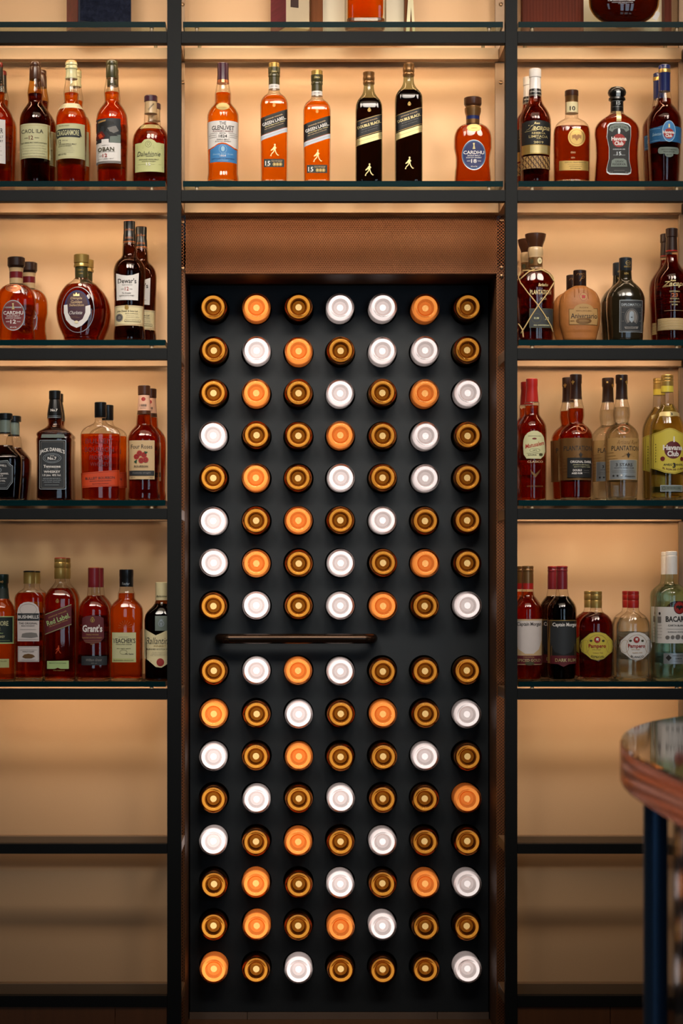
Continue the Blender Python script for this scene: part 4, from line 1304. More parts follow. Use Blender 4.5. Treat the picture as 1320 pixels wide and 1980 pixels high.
bottle('F', 588, [(600, 44), (610, 60), (625, 88), (650, 118), (690, 138), (740, 147), (800, 147), (870, 142), (930, 128), (982, 112)], 3, cap=[(487, 44), (491, 46), (598, 46), (602, 44)], capmat='darkbrown', opaque=pouch_mat(), dr=.6, ex=2.2, kind=RU,
       labels=[('neck_label', [TX('bronze', 'ron', 588, 520, 60, 16, shear=.4), TX('bronze', 'P', 600, 550, 40, 40, shear=.5)]), ('seal', [E('tan', 604, 683, 34, 34), E('red', 604, 683, 30, 30, 4), PG('red', (590, 668), (600, 676), (604, 668), (610, 676), (618, 670), (616, 695), (592, 697))]),
               ('embossed_label', [E('bronze', 605, 790, 78, 52, 3), PG('bronze', (500, 770), (706, 765), (712, 840), (706, 885), (502, 882)), PG('tan', (504, 774), (702, 769), (708, 840), (702, 881), (506, 878)), E('tan', 605, 780, 72, 46), TX('darkbrown', 'Aniversario', 608, 820, 188, 36, bold=.01), TX('bronze', 'RON', 605, 762, 60, 10), TX('bronze', 'RESERVA EXCLUSIVA', 605, 785, 110, 8), E('bronze', 605, 855, 55, 22), TX('tan', 'VENEZUELA', 605, 855, 70, 10), TX('bronze', '40%', 525, 855, 30, 8)])],
       decor=[pouch_seams], label='rum bottle in a tan leather pouch with dark square cap, second shelf', group=G2R,
       rears=[(538, 'leather pouch bottle standing behind and left of its twin, second shelf')])
m_dip = mat('dark_olive_glass', (34, 28, 16), 0.16, 0.0, var=0.2, coat=0.4)
bottle('F', 912, [(492, 43), (550, 46), (568, 55), (590, 78), (620, 105), (655, 124), (690, 133), (760, 134), (880, 126), (982, 120)], 3, cap=[(398, 42), (403, 45), (486, 45), (492, 42), (500, 42), (552, 44)], capmat='charcoal', opaque=m_dip, dr=.9, ex=2.4, kind=RU,
       labels=[('neck_label', [E('gold', 925, 440, 18, 16, 3), TX('gold', '1843', 925, 440, 22, 9), LN('gold', 895, 945, 462, 3), LN('gold', 895, 945, 470, 2), TX('gold', 'RON', 912, 515, 30, 14)]),
               ('label', [R('silver', 852, 712, 1020, 938), R('charcoal', 856, 716, 1016, 934)] + FRM('grey', 862, 760, 1010, 928, 2) + [TX('silver', 'DIPLOMATICO', 936, 746, 142, 18), E('grey', 937, 835, 48, 62, 3), E('grey', 937, 835, 40, 54), E('silver', 937, 812, 16, 20), PG('silver', (921, 815), (953, 815), (955, 850), (937, 872), (919, 850)), PG('charcoal', (929, 832), (945, 832), (942, 838), (932, 838)), PG('charcoal', (905, 880), (925, 862), (937, 874), (950, 862), (970, 880), (965, 895), (910, 895)), PG('grey', (885, 900), (988, 898), (980, 915), (892, 917)), TX('charcoal', 'RESERVA', 936, 908, 70, 10), LN('grey', 866, 884, 800, 2), LN('grey', 990, 1006, 800, 2), LN('grey', 866, 884, 860, 2), LN('grey', 990, 1006, 860, 2)]),
               ('side_label', [PG('olive', (1020, 775), (1036, 778), (1034, 935), (1020, 937))])],
       label='opaque dark olive rum bottle with charcoal portrait label, second shelf', group=G2R,
       rears=[(866, 'opaque dark bottle hidden behind the portrait label bottle, second shelf')])
bottle('F', 1240, [(352, 41), (385, 43), (425, 49), (465, 70), (505, 98), (545, 116), (590, 122), (800, 114), (982, 106)], 3, cap=[(190, 40), (195, 43), (250, 43), (256, 39), (350, 43), (356, 43)], capmat='darkbrown', bands=[(348, 356, 'red')], liquid='mahog', fill=378, kind=RU,
       labels=[('print', [TX('palegold', 'Ron', 1228, 575, 36, 14, shear=.3), TX('palegold', 'Zacapa', 1240, 602, 160, 46, shear=.35, bold=.02), LN('palegold', 1158, 1225, 618, 3, dy=6), TX('palegold', 'SISTEMA', 1240, 652, 76, 10), TX('copper', '23', 1240, 678, 46, 28, bold=.03), TX('palegold', 'SOLERA', 1240, 703, 66, 10), TX('palegold', 'GRAN RESERVA', 1240, 725, 74, 9), TX('palegold', 'RUM', 1240, 745, 40, 10), LN('palegold', 1170, 1310, 785, 2)]),
               ('woven_band', [R('tan', 1134, 838, 1345, 922)] + [LN('cream', 1134, 1345, 842 + 9 * i, 3, dy=0) for i in range(9)])],
       label='dark mahogany rum bottle with pale woven band, rightmost on the second shelf', group=G2R,
       rears=[(1200, 'dark bottle with pale woven band behind the rightmost one, second shelf')])

# ---------------------------------------------------------------- third full shelf, left
oct_ = [(-60, 702), (-40, 712), (70, 702), (84, 728), (106, 742), (104, 858), (86, 880), (66, 908), (-40, 908)]
bottle('G', 36, [(508, 42), (516, 50), (560, 56), (590, 60), (600, 62), (620, 78), (650, 102), (680, 120), (710, 122), (975, 103)], 4, cap=[(364, 50), (368, 53), (405, 53), (409, 41), (510, 42)], capmat='black', bands=[(409, 500, 'pewter')], liquid='darkbrown', fill=592, dr=.93, ex=5, kind=WH,
       labels=[('label', [PG('silver', *oct_), PG('black', *shr(oct_, 30, 805, .95)), PG('silver', *shr(oct_, 30, 805, .88)), PG('charcoal', *shr(oct_, 30, 805, .86)), TX('white', "JACK DANIEL'S", 10, 740, 100, 18, arch=6), E('silver', 12, 772, 14, 14, 4), TX('white', 'SINGLE BARREL', 18, 797, 116, 12), TX('white', 'SELECT', 10, 813, 56, 10), TX('white', 'TENNESSEE WHISKEY', 20, 830, 90, 7), TX('white', 'N. 45% VOL', 14, 848, 78, 12), LN('silver', -20, 50, 866, 1.5)])],
       label='squat square whiskey bottle with silver edged black label, at the left picture edge, third shelf', group=G3L,
       rears=[(98, 'squat square bottle behind the one at the left picture edge, third shelf')])
bottle('G', 389, [(398, 54), (440, 50), (452, 54), (470, 72), (492, 104), (508, 122), (520, 124), (532, 118), (548, 124), (700, 121), (975, 124)], 4, cap=[(203, 39), (207, 42), (262, 42), (268, 38), (290, 42), (330, 49), (370, 54), (400, 54)], capmat='black', liquid='brown', fill=402, dr=.94, ex=6, kind=WH,
       labels=[('neck_label', [TX('white', 'No.7', 388, 345, 50, 18, bold=.02), LN('silver', 345, 434, 385, 2.5), LN('silver', 345, 434, 395, 4)]),
               ('shoulder_label', [PG('pewter', (310, 520), (466, 520), (472, 545), (304, 545)), TX('charcoal', 'SOUR MASH', 388, 533, 120, 12)]),
               ('label', [RR('silver', 291, 560, 480, 908, 10), RR('black', 295, 564, 476, 904, 8), RR('grey', 303, 572, 468, 896, 8), RR('charcoal', 305, 574, 466, 894, 7), TX('white', "JACK DANIEL'S", 383, 630, 176, 34, arch=20, bold=.025), E('silver', 382, 688, 64, 34, 2.5), E('silver', 382, 688, 52, 26, 2), TX('white', 'No.7', 382, 690, 62, 22, bold=.03), TX('white', 'OLD', 382, 672, 28, 7), TX('white', 'Tennessee', 382, 746, 120, 20, bold=.02), LN('silver', 340, 366, 764), LN('silver', 398, 424, 764), TX('white', 'WHISKEY', 382, 784, 116, 17, bold=.02), TX('white', '1.0 Litre  40% Vol.', 380, 808, 130, 15), TX('silver', 'DISTILLED AND BOTTLED BY', 380, 832, 124, 7), TX('silver', 'JACK DANIEL DISTILLERY', 380, 845, 134, 7), TX('silver', 'LYNCHBURG, TENNESSEE', 380, 858, 110, 7), LN('silver', 330, 430, 876, 2)])],
       label='square dark whiskey bottle with large black and white label, third shelf', group=G3L,
       rears=[(407, 'square whiskey bottle hidden behind the black and white labelled one, third shelf')])
bottle('G', 712, [(393, 37), (425, 42), (440, 56), (455, 88), (472, 116), (492, 133), (520, 141), (700, 139), (975, 133)], 4, cap=[(285, 40), (289, 42), (390, 42), (395, 40)], capmat='black', liquid='amber', fill=512, dr=.55, ex=2.8, kind=WH,
       labels=[('embossed_print', [TX('maroon', 'BULLEIT', 710, 565, 196, 34, bold=0), TX('maroon', 'BOURBON', 710, 625, 204, 34, bold=0), TX('maroon', 'FRONTIER', 712, 682, 140, 30, bold=0), TX('maroon', 'WHISKEY', 712, 728, 132, 28, bold=0)]),
               ('label', [PG('orange', (578, 790), (848, 768), (852, 882), (585, 895)), LN('darkred', 580, 848, 796, 2, dy=20), LN('darkred', 584, 850, 884, 2, dy=10), TX('ink', 'BULLEIT BOURBON', 715, 826, 206, 18, ang=2.5), TX('ink', 'KENTUCKY STRAIGHT BOURBON', 718, 846, 150, 7, ang=2.5), TX('darkred', 'FRONTIER WHISKEY', 720, 866, 120, 6, ang=2.5)])],
       label='flask shaped amber whiskey bottle with tilted orange label, third shelf', group=G3L,
       rears=[(763, 'flask shaped amber bottle behind the tilted orange label one, third shelf')])
bottle('G', 1021, [(370, 50), (410, 54), (445, 57), (465, 72), (495, 96), (530, 112), (560, 115), (700, 113), (900, 108), (940, 113), (975, 113)], 4, cap=[(167, 41), (171, 44), (232, 44), (237, 40), (300, 44), (345, 47), (372, 50)], capmat='pink', bands=[(167, 238, 'brown'), (346, 372, 'brown')], liquid='deep', fill=376, dr=.9, ex=2.6, kind=WH,
       labels=[('neck_label', [E('red', 1019, 266, 15, 14), TX('ink', '1888', 1017, 311, 48, 18), TX('ink', 'BOURBON', 1017, 330, 40, 6)]),
               ('label', [R('beige', 920, 562, 1101, 836), TX('ink', 'Four Roses', 1010, 606, 152, 30, bold=.01)] + rose(1003, 682, 48) + [TX('ink', 'BOURBON', 1006, 745, 98, 14), R('charcoal', 922, 775, 1099, 808), TX('grey', 'Kentucky straight', 1010, 792, 130, 14, shear=.3), TX('ink', '40% vol', 948, 822, 30, 8), TX('ink', '1 litre', 1076, 822, 28, 8)])],
       label='amber whiskey bottle with beige rose label and pink neck beside the left post, third shelf', group=G3L,
       rears=[(1066, 'amber bottle with pink neck behind the rose label one, third shelf')])

# ---------------------------------------------------------------- third full shelf, right
mats_arch = [(178, 600), (180, 560), (190, 530), (210, 507), (240, 495), (275, 495), (305, 510), (325, 538), (333, 580), (336, 640), (325, 670), (300, 692), (200, 690), (182, 660)]
bottle('H', 249, [(283, 47), (288, 52), (350, 53), (372, 54), (390, 64), (420, 84), (455, 100), (490, 104), (995, 101)], 4, cap=[(118, 38), (122, 41), (170, 41), (178, 39), (240, 44), (285, 47)], capmat='red', liquid='deep', fill=310, kind=RU,
       labels=[('label', [PG('sage', *mats_arch), TX('red', 'Matusalem', 258, 592, 138, 30, shear=.3, ang=12, bold=.02), E('olive', 258, 632, 38, 14, 2), TX('olive', '1872', 258, 632, 30, 9), E('darkred', 255, 550, 16, 6), LN('olive', 210, 300, 530, 1.5), LN('olive', 200, 320, 652, 1.5), TX('olive', 'SOLERA', 240, 664, 60, 9), E('olive', 302, 662, 14, 9)]),
               ('print', [TX('beige', 'CLASICO', 262, 712, 112, 15), TX('bronze', 'SOLERA BLENDER', 262, 885, 118, 10), PG('bronze', (225, 770), (262, 800), (300, 765), (290, 790), (262, 825), (235, 795))])],
       label='amber rum bottle with red capsule and arched pale label beside the right post, third shelf', group=G3R,
       rears=[(211, 'red capsuled bottle hidden beside the right post, third shelf')])
plant = [(262, 41), (300, 50), (335, 58), (375, 60), (405, 56), (430, 52), (442, 60), (462, 84), (490, 106), (520, 118), (560, 120), (800, 116), (905, 112), (995, 108)]


def plab(cx_, bg, sub, subtx, l1, stars=False):
    els = [PG(bg, (cx_ - 116, 545), (cx_ + 116, 545), (cx_ + 112, 842), (cx_ - 112, 842)), TX('bronze', 'Artisanal Rum', cx_ + 25, 576, 150, 30, shear=.4, bold=-.005), TX('ink', 'PLANTATION', cx_ + 14, 618, 196, 34, bold=.01)]
    for j in range(7):
        els.append(LN('bronze', cx_ - 112, cx_ - 70 + (j * 13) % 30, 650 + j * 22, 2, dy=3))
    for a in range(5):
        t = math.radians(200 + a * 35)
        els.append(PG('bronze', (cx_ + 30, 660), (cx_ + 30 + 50 * math.cos(t), 690 + 40 * math.sin(t)), (cx_ + 32 + 50 * math.cos(t), 692 + 40 * math.sin(t))))
    els += fleur('ink', cx_ + 30, 664, 20)
    return els


bottle('H', 561, plant, 4, cap=[(87, 40), (91, 42), (150, 42), (158, 39), (240, 41), (265, 44)], capmat='darkbrown', liquid='deep', fill=330, base='thick', kind=RU,
       labels=[('neck_mark', fleur('gold', 535, 146, 16)), ('seal', [E('copper', 592, 478, 40, 36, 3), E('copper', 592, 478, 33, 29, 2)] + fleur('copper', 592, 478, 16)),
               ('label', plab(549, 'bronze', '', '', '') + [R('black', 487, 685, 662, 824), TX('white', 'ORIGINAL DARK', 582, 714, 152, 17), TX('sage', 'Distilled in the tropics', 584, 736, 120, 9, shear=.3), TX('sage', 'aged in Cognac casks', 590, 750, 120, 8, shear=.3), TX('white', 'DOUBLE', 555, 774, 62, 15, bold=.02), TX('white', 'AGED RUM', 552, 795, 74, 13, bold=.02)] + SM('grey', ['a blend of fine', 'Caribbean rums'], 620, 50, 775, 14, 6) + [TX('bronze', 'ARTISANAL RUM', 575, 834, 120, 9)])],
       label='dark amber rum bottle with black sub label on tan paper, third shelf', group=G3R,
       rears=[(505, 'dark amber bottle behind the tan papered one, third shelf')])
bottle('H', 885, plant, 4, cap=[(90, 40), (94, 43), (150, 43), (158, 39), (240, 41), (265, 44)], capmat='darkbrown', liquid='clear', fill=322, base='thick', kind=RU,
       labels=[('neck_mark', fleur('gold', 915, 146, 16) + [R('gold', 868, 118, 880, 130)]), ('seal', [E('copper', 888, 482, 42, 36, 3), E('copper', 888, 482, 35, 29, 2)] + fleur('copper', 888, 482, 16)),
               ('label', plab(884, 'tan', '', '', '') + [R('beige', 787, 698, 982, 840), R('silver', 790, 701, 979, 837), TX('ink', '3 STARS', 885, 735, 118, 22, bold=.02), TX('ink', 'WHITE AGED RUM', 885, 757, 140, 7), TX('grey', 'a blend of the three star rum islands', 885, 776, 160, 7), TX('grey', 'Jamaica Barbados Trinidad', 885, 788, 160, 6), star('ink', 812, 812, 10), star('ink', 838, 812, 10), star('white', 864, 810, 10), TX('ink', 'Alexandre', 925, 815, 80, 12, shear=.4)])],
       label='clear rum bottle with silver three star sub label, third shelf', group=G3R,
       rears=[(788, 'clear rum bottle behind and left of the three star one, third shelf')])
hv = [(1085, 520), (1100, 512), (1140, 500), (1175, 482), (1205, 476), (1240, 482), (1275, 500), (1320, 514), (1330, 520), (1330, 770), (1290, 785), (1240, 800), (1170, 790), (1110, 765), (1085, 755)]
bottle('H', 1208, [(213, 43), (250, 44), (300, 47), (330, 62), (365, 84), (405, 104), (445, 118), (490, 124), (995, 120)], 4, cap=[(92, 42), (96, 44), (110, 44), (113, 41), (117, 44), (130, 44), (133, 41), (137, 44), (215, 44)], capmat='gold', bands=[(172, 215, 'yellow')], shellk='clear', liquid='pale', fill=300, base='thick', kind=RU, dr=.92,
       labels=[('neck_label', [PG('palegold', (1142, 365), (1160, 358), (1208, 356), (1262, 358), (1290, 366), (1285, 392), (1262, 388), (1208, 392), (1155, 388), (1140, 392)), TX('ink', '3', 1222, 375, 20, 22, bold=.02)]),
               ('label', [PG('yellow', *hv), PG('gold', *shr(hv, 1208, 640, .97)), PG('yellow', *shr(hv, 1208, 640, .95))] + hclub(1230, 630, 62, 1, 'maroon') + [PG('white', (1232, 535), (1240, 535), (1242, 575), (1230, 575)), E('darkred', 1157, 692, 15, 16), E('darkred', 1296, 692, 13, 15), TX('ink', 'ANEJO 3 ANOS', 1232, 735, 140, 18), TX('maroon', 'EL RON DE CUBA', 1232, 768, 150, 13, arch=-12), TX('ink', '3', 1237, 738, 22, 34, bold=.03)] + [E('olive', 1113, 590 + 20 * i, 3, 3) for i in range(7)]),
               ('lower_label', [R('mist', 1143, 878, 1303, 922), R('pewter', 1146, 881, 1300, 919), TX('ink', 'HECHO EN CUBA', 1235, 898, 100, 9), E('ink', 1166, 900, 10, 12, 2)])],
       label='pale yellow rum bottle with gold cap and yellow label with red disc, third shelf', group=G3R,
       rears=[(1152, 'pale yellow gold capped bottle behind and left of its twin, third shelf')])

# ---------------------------------------------------------------- lowest shelf, left
bottle('I', 14, [(428, 44), (470, 48), (505, 54), (530, 70), (565, 88), (610, 96), (1076, 93)], 5, cap=[(330, 45), (335, 48), (390, 48), (400, 43), (430, 44)], capmat='darkgreen', liquid='dim', fill=500, kind=WH,
       labels=[('neck_label', [PG('darkgreen', (-32, 430), (60, 430), (66, 505), (-38, 505)), TX('tan', '(le)', 12, 385, 34, 20)]),
               ('label', [R('palegreen', -90, 628, 103, 822), R('darkgreen', -88, 634, 101, 812), TX('sage', 'TULLAMORE', -10, 678, 160, 34, bold=.02), TX('sage', 'D.E.W.', -12, 718, 64, 20), TX('palegreen', 'The Legendary', -8, 748, 90, 12, shear=.3), TX('sage', 'IRISH WHISKEY', -8, 772, 110, 15, bold=.02), LN('palegreen', -60, 80, 798)]), ('lower_label', [R('sage2', -70, 928, 74, 990), TX('olive', 'TRIPLE DISTILLED', 0, 945, 120, 8)])],
       label='whisky bottle with dark green cap and label cut by the left picture edge, lowest shelf', group=G4L)
barch = [(132, 805), (130, 600), (136, 570), (152, 545), (178, 530), (207, 526), (237, 530), (262, 545), (280, 570), (286, 600), (284, 805)]
bottle('I', 208, [(398, 36), (425, 38), (440, 50), (455, 74), (480, 96), (505, 103), (700, 103), (1076, 99)], 5, cap=[(306, 40), (309, 42), (316, 42), (318, 41), (355, 42), (398, 42)], capmat='gold', bands=[(306, 317, 'black')], liquid='bushm', fill=462, base='thick', dr=.62, ex=4, kind=WH,
       labels=[('label', [PG('dove', *barch), R('charcoal', 132, 607, 284, 660), TX('white', 'BUSHMILLS', 208, 633, 144, 24, bold=.02), E('grey', 208, 580, 60, 40, 2), TX('ink', 'THE ORIGINAL', 207, 678, 132, 14), TX('ink', 'IRISH WHISKEY', 207, 696, 96, 8), PG('grey', (160, 775), (165, 752), (190, 745), (230, 742), (268, 748), (276, 772), (230, 780)), LN('grey', 150, 265, 720), LN('grey', 140, 280, 790)]),
               ('lower_label', [R('dove', 134, 840, 284, 950)] + FRM('grey', 138, 845, 280, 945, 2) + [TX('ink', "WORLD'S OLDEST", 208, 878, 84, 8), PG('bronze', (165, 915), (180, 898), (208, 892), (240, 898), (256, 912), (230, 925), (185, 925)), LN('grey', 150, 268, 865), LN('grey', 160, 260, 934)])],
       label='rectangular whisky bottle with gold cap and arched pale grey label, lowest shelf', group=G4L,
       rears=[(245, 'gold capped bottle behind the arched grey label one, lowest shelf')])
rl = [('JOHNNIE WALKER.', -2, 38, 140, 11, 'tan', 0), ('Red Label.', 0, 74, 172, 36, 'palegreen', .1), ('Blended Scotch Whisky', 5, 104, 140, 11, 'tan', .3)]
bottle('I', 427, [(362, 35), (385, 38), (410, 52), (440, 78), (475, 98), (510, 107), (560, 108), (1076, 106)], 5, cap=[(213, 39), (217, 42), (240, 42), (245, 40), (250, 43), (282, 43), (287, 40), (305, 43), (360, 42), (364, 40)], capmat='gold', bands=[(213, 220, 'red')], liquid='dim', fill=430, base='thick', dr=.95, ex=5, kind=WH,
       labels=[('label', diag(422, 94, 612, 540, 150, 0, 'maroon', rl, 'palegreen', 'tan', 'tan')), ('crest_mark', crest('gold', 418, 522, 12)), ('figure_mark', striding('orange', 425, 862, 56)),
               ('lower_label', [PG('palegreen', (344, 943), (498, 940), (498, 998), (440, 998), (420, 990), (400, 998), (344, 998)), TX('green', 'PRODUCT OF SCOTLAND', 420, 958, 120, 8), TX('gold', 'Old Highland', 428, 1010, 80, 10)])],
       label='square whisky bottle with gold cap and slanted red and green label, lowest shelf', group=G4L,
       rears=[(459, 'gold capped square bottle behind the slanted red label one, lowest shelf')])
bottle('I', 666, [(422, 44), (450, 46), (482, 50), (500, 64), (530, 88), (565, 104), (620, 110), (800, 112), (1000, 118), (1076, 117)], 5, cap=[(283, 40), (287, 42), (340, 42), (418, 43), (424, 42)], capmat='burgundy', bands=[(283, 290, 'copper'), (378, 384, 'red')], liquid='dim', fill=482, base='thick', dr=.95, ex=3, kind=WH,
       labels=[('label', [PG('maroon', (592, 640), (620, 626), (665, 622), (712, 626), (742, 640), (746, 780), (720, 810), (665, 825), (612, 810), (590, 780))] + crest('gold', 665, 655, 16) + [TX('white', "Grant's", 664, 713, 140, 52, bold=.03), TX('tan', 'TRIPLE WOOD', 664, 757, 90, 10), TX('tan', 'BLENDED SCOTCH WHISKY', 664, 779, 140, 8), TX('tan', 'SCOTLAND', 664, 824, 26, 8), LN('tan', 605, 725, 800), LN('tan', 615, 715, 812)]),
               ('lower_label', [R('charcoal', 587, 908, 765, 972), TX('grey', 'William Grant', 676, 935, 110, 18, shear=.4), TX('grey', '40% vol', 676, 958, 40, 8)])],
       label='triangular whisky bottle with burgundy cap and dark red label, lowest shelf', group=G4L,
       rears=[(694, 'burgundy capped bottle behind the triangular one, lowest shelf')])
bottle('I', 896, [(418, 48), (450, 53), (468, 60), (505, 62), (520, 76), (545, 100), (575, 116), (620, 119), (700, 117), (1000, 117), (1076, 114)], 5, cap=[(297, 48), (301, 50), (345, 50), (350, 49), (420, 49)], capmat='black', liquid='dim', fill=465, base='thick', dr=.8, ex=3, kind=WH,
       labels=[('embossed_print', [PG('copper', (895, 705), (895 + 50 * math.cos(t), 705 - 50 * math.sin(t)), (895 + 50 * math.cos(t + .08), 705 - 50 * math.sin(t + .08))) for t in [i * .4 for i in range(9)]]),
               ('label', [R('sage2', 800, 742, 970, 952), R('sage', 803, 745, 967, 925), TX('ink', "TEACHER'S", 886, 800, 160, 34, bold=.02), TX('ink', 'HIGHLAND CREAM', 884, 826, 112, 8), TX('grey', 'SCOTCH WHISKY', 882, 774, 70, 5), TX('olive', 'the right spirit', 884, 856, 100, 9, shear=.3), TX('ink', 'Wm Teacher', 925, 893, 60, 10, shear=.4), E('olive', 882, 880, 26, 16, 1.5), TX('olive', 'BLENDED SCOTCH', 882, 938, 140, 8)]), ('neck_label', [TX('silver', 'Teacher', 895, 398, 56, 18, shear=.4)])],
       label='whisky bottle with black cap and square pale yellow label, lowest shelf', group=G4L)
bal = [(1024, 715), (1060, 735), (1110, 762), (1150, 745), (1200, 720), (1262, 690), (1262, 905), (1225, 920), (1190, 965), (1150, 990), (1110, 985), (1075, 955), (1050, 935), (1024, 925)]
bottle('I', 1148, [(512, 44), (535, 50), (560, 68), (590, 98), (620, 117), (660, 124), (760, 121), (920, 116), (950, 120), (1076, 119)], 5, cap=[(387, 44), (391, 47), (515, 47)], capmat='cream', shellk='brown', liquid='black', fill=540, dr=.8, ex=3, kind=WH, y=0.073,
       labels=[('crest_mark', [R('pewter', 1105, 625, 1190, 730)] + crest('silver', 1148, 680, 22)), ('label', [PG('cream', *bal), TX('ink', "Ballantine's", 1142, 800, 210, 50, shear=.35, bold=0), TX('gold', 'FINEST', 1140, 838, 86, 12), TX('ink', 'BLENDED SCOTCH WHISKY', 1142, 860, 196, 10), E('red', 1142, 952, 27, 28), E('darkred', 1142, 952, 18, 19, 2)] + SM('grey', ['george ballantine and son', 'established 1827 in scotland', 'by appointment'], 1142, 140, 882, 11, 5)), ('neck_label', [TX('olive', 'Ballantine', 1146, 487, 74, 14, shear=.4)])],
       label='dark brown whisky bottle with cream cap partly behind the left post, lowest shelf', group=G4L)

# ---------------------------------------------------------------- lowest shelf, right
cap_cm = [(272, 40), (276, 42), (290, 42), (293, 40), (297, 42), (310, 42), (313, 40), (340, 42), (438, 42)]
cmb = [(437, 41), (465, 45), (485, 50), (515, 72), (545, 92), (575, 102), (600, 104), (700, 103), (1000, 100), (1076, 92)]
bottle('J', 219, cmb, 5, cap=cap_cm, capmat='bronze', bands=[(395, 438, 'red')], liquid='deep', fill=455, kind=RU,
       labels=[('label', [R('beige', 122, 648, 318, 970), PG('dove', (128, 660), (312, 658), (312, 800), (290, 860), (250, 892), (190, 892), (145, 860), (128, 800)), TX('ink', 'Captain Morgan', 222, 686, 172, 34, bold=.02), R('maroon', 124, 905, 316, 965), TX('tan', 'ORIGINAL', 218, 916, 80, 9), TX('palegold', 'SPICED GOLD', 220, 938, 166, 20, bold=.02), E('olive', 222, 960, 34, 14)])],
       label='amber rum bottle with pale and maroon label beside the right post, lowest shelf', group=G4R,
       rears=[(172, 'bronze capped bottle hidden beside the right post, lowest shelf')])
bottle('J', 462, shift(cmb, 0), 5, cap=[(a, h * .95) for a, h in cap_cm], capmat='burgundy', bands=[(272, 280, 'red')], liquid='black', fill=487, kind=RU,
       labels=[('label', [R('gold', 359, 655, 562, 960), R('black', 362, 660, 559, 956), PG('charcoal', (372, 700), (550, 700), (548, 820), (520, 880), (460, 900), (400, 880), (374, 820)), TX('white', 'Captain Morgan', 474, 690, 176, 34, bold=.02), PG('maroon', (362, 905), (559, 905), (559, 962), (500, 965), (460, 984), (420, 965), (362, 962)), TX('palegold', 'DARK RUM', 478, 937, 150, 24, bold=.02)])],
       label='nearly black rum bottle with red cap and dark label, lowest shelf', group=G4R,
       rears=[(400, 'nearly black red capped bottle behind and left of its twin, lowest shelf')])
pmp = [(582, 840), (590, 800), (615, 775), (645, 748), (680, 738), (720, 738), (760, 750), (790, 775), (815, 800), (823, 840), (812, 880), (785, 898), (745, 930), (700, 942), (655, 930), (620, 900), (592, 880)]
pampb = [(568, 41), (590, 44), (603, 54), (622, 82), (648, 104), (680, 118), (720, 122), (1040, 120), (1076, 100)]


def pamp(cx_, bg, sub, tk):
    q = [(a - 703 + cx_, b) for a, b in pmp]
    return [PG('olive' if bg == 'yellow' else 'grey', *q), PG(bg, *shr(q, cx_, 840, .97)), E('tan', cx_ - 85, 840, 28, 45, 2), E('tan', cx_ + 85, 840, 28, 45, 2), E('tan', cx_, 845, 78, 88, 2), E('red', cx_ - 5, 793, 22, 22), PG('white', (cx_ - 12, 800), (cx_ - 14, 784), (cx_ - 4, 780), (cx_ + 8, 786), (cx_ + 2, 792), (cx_ + 4, 804), (cx_ - 4, 796)),
            E('olive', cx_ - 48, 800, 10, 7), E('olive', cx_ + 38, 800, 10, 7), TX('red', 'Pampero', cx_ - 4, 840, 122, 34, bold=.02), TX('tan', 'RON ANEJO', cx_ - 10, 862, 60, 8), TX('tan', 'fundada 1938', cx_, 884, 70, 8), TX(tk, sub, cx_, 914, 92, 14, arch=-6)]


bottle('J', 704, pampb, 5, cap=[(450, 40), (454, 42), (472, 42), (475, 40), (479, 42), (512, 42), (516, 40), (520, 42), (570, 41)], capmat='gold', liquid='mahog', fill=602, base='thick', kind=RU, dr=.8,
       labels=[('label', pamp(703, 'yellow', 'ESPECIAL', 'olive'))],
       label='small dark rum bottle with gold cap and scalloped yellow label, lowest shelf', group=G4R,
       rears=[(660, 'small dark gold capped bottle behind the scalloped yellow label one, lowest shelf')])
bottle('J', 966, pampb, 5, cap=[(450, 40), (454, 42), (472, 42), (475, 40), (479, 42), (512, 42), (516, 40), (520, 42), (570, 41)], capmat='red', liquid='clear', fill=640, base='thick', kind=RU, dr=.8,
       labels=[('label', pamp(980, 'white', 'BLANCO', 'ink'))],
       label='small clear rum bottle with red cap and white scalloped label, lowest shelf', group=G4R,
       rears=[(930, 'small clear red capped bottle behind the white scalloped label one, lowest shelf')])
bottle('J', 1238, [(330, 42), (360, 44), (392, 50), (410, 66), (435, 96), (460, 114), (490, 120), (800, 119), (1000, 120), (1076, 112)], 5, cap=[(168, 38), (172, 41), (195, 41), (198, 39), (202, 42), (332, 42)], capmat='white', bands=[(314, 328, 'black')], shellk='mint', liquid='green', fill=402, base='thick', kind=RU,
       labels=[('label', [R('white', 1121, 562, 1356, 818), E('maroon', 1274, 567, 42, 46), E('red', 1274, 567, 36, 40)] + bat('black', 1274, 567, 32) + [TX('ink', 'BACARDI', 1262, 647, 168, 40, bold=.03), TX('ink', 'CARTA BLANCA', 1262, 692, 136, 13), LN('grey', 1185, 1340, 716), TX('ink', 'SUPERIOR WHITE RUM', 1262, 738, 140, 8), E('grey', 1190, 776, 14, 13), E('grey', 1225, 774, 13, 13), E('grey', 1262, 772, 18, 16), E('grey', 1300, 774, 13, 13), R('grey', 1130, 630, 1150, 672), E('ink', 1141, 608, 6, 10)] + SM('grey', ['casa', 'fundada', 'en cuba', '1862', 'santiago'], 1141, 28, 690, 22, 7)),
               ('lower_label', [R('silver', 1165, 888, 1345, 963), PG('ink', (1198, 898), (1218, 920), (1198, 942), (1178, 920)), TX('ink', 'SANTIAGO DE CUBA', 1270, 905, 90, 8), TX('ink', 'SABOR', 1268, 925, 50, 9), LN('grey', 1230, 1320, 942)])],
       label='tall pale green tinted rum bottle with white cap, at the right picture edge, lowest shelf', group=G4R,
       rears=[(1206, 'white capped bottle behind the one at the right picture edge, lowest shelf')])

# ---------------------------------------------------------------- things on the shelf cut by the top of the picture
zs1 = GT[1]


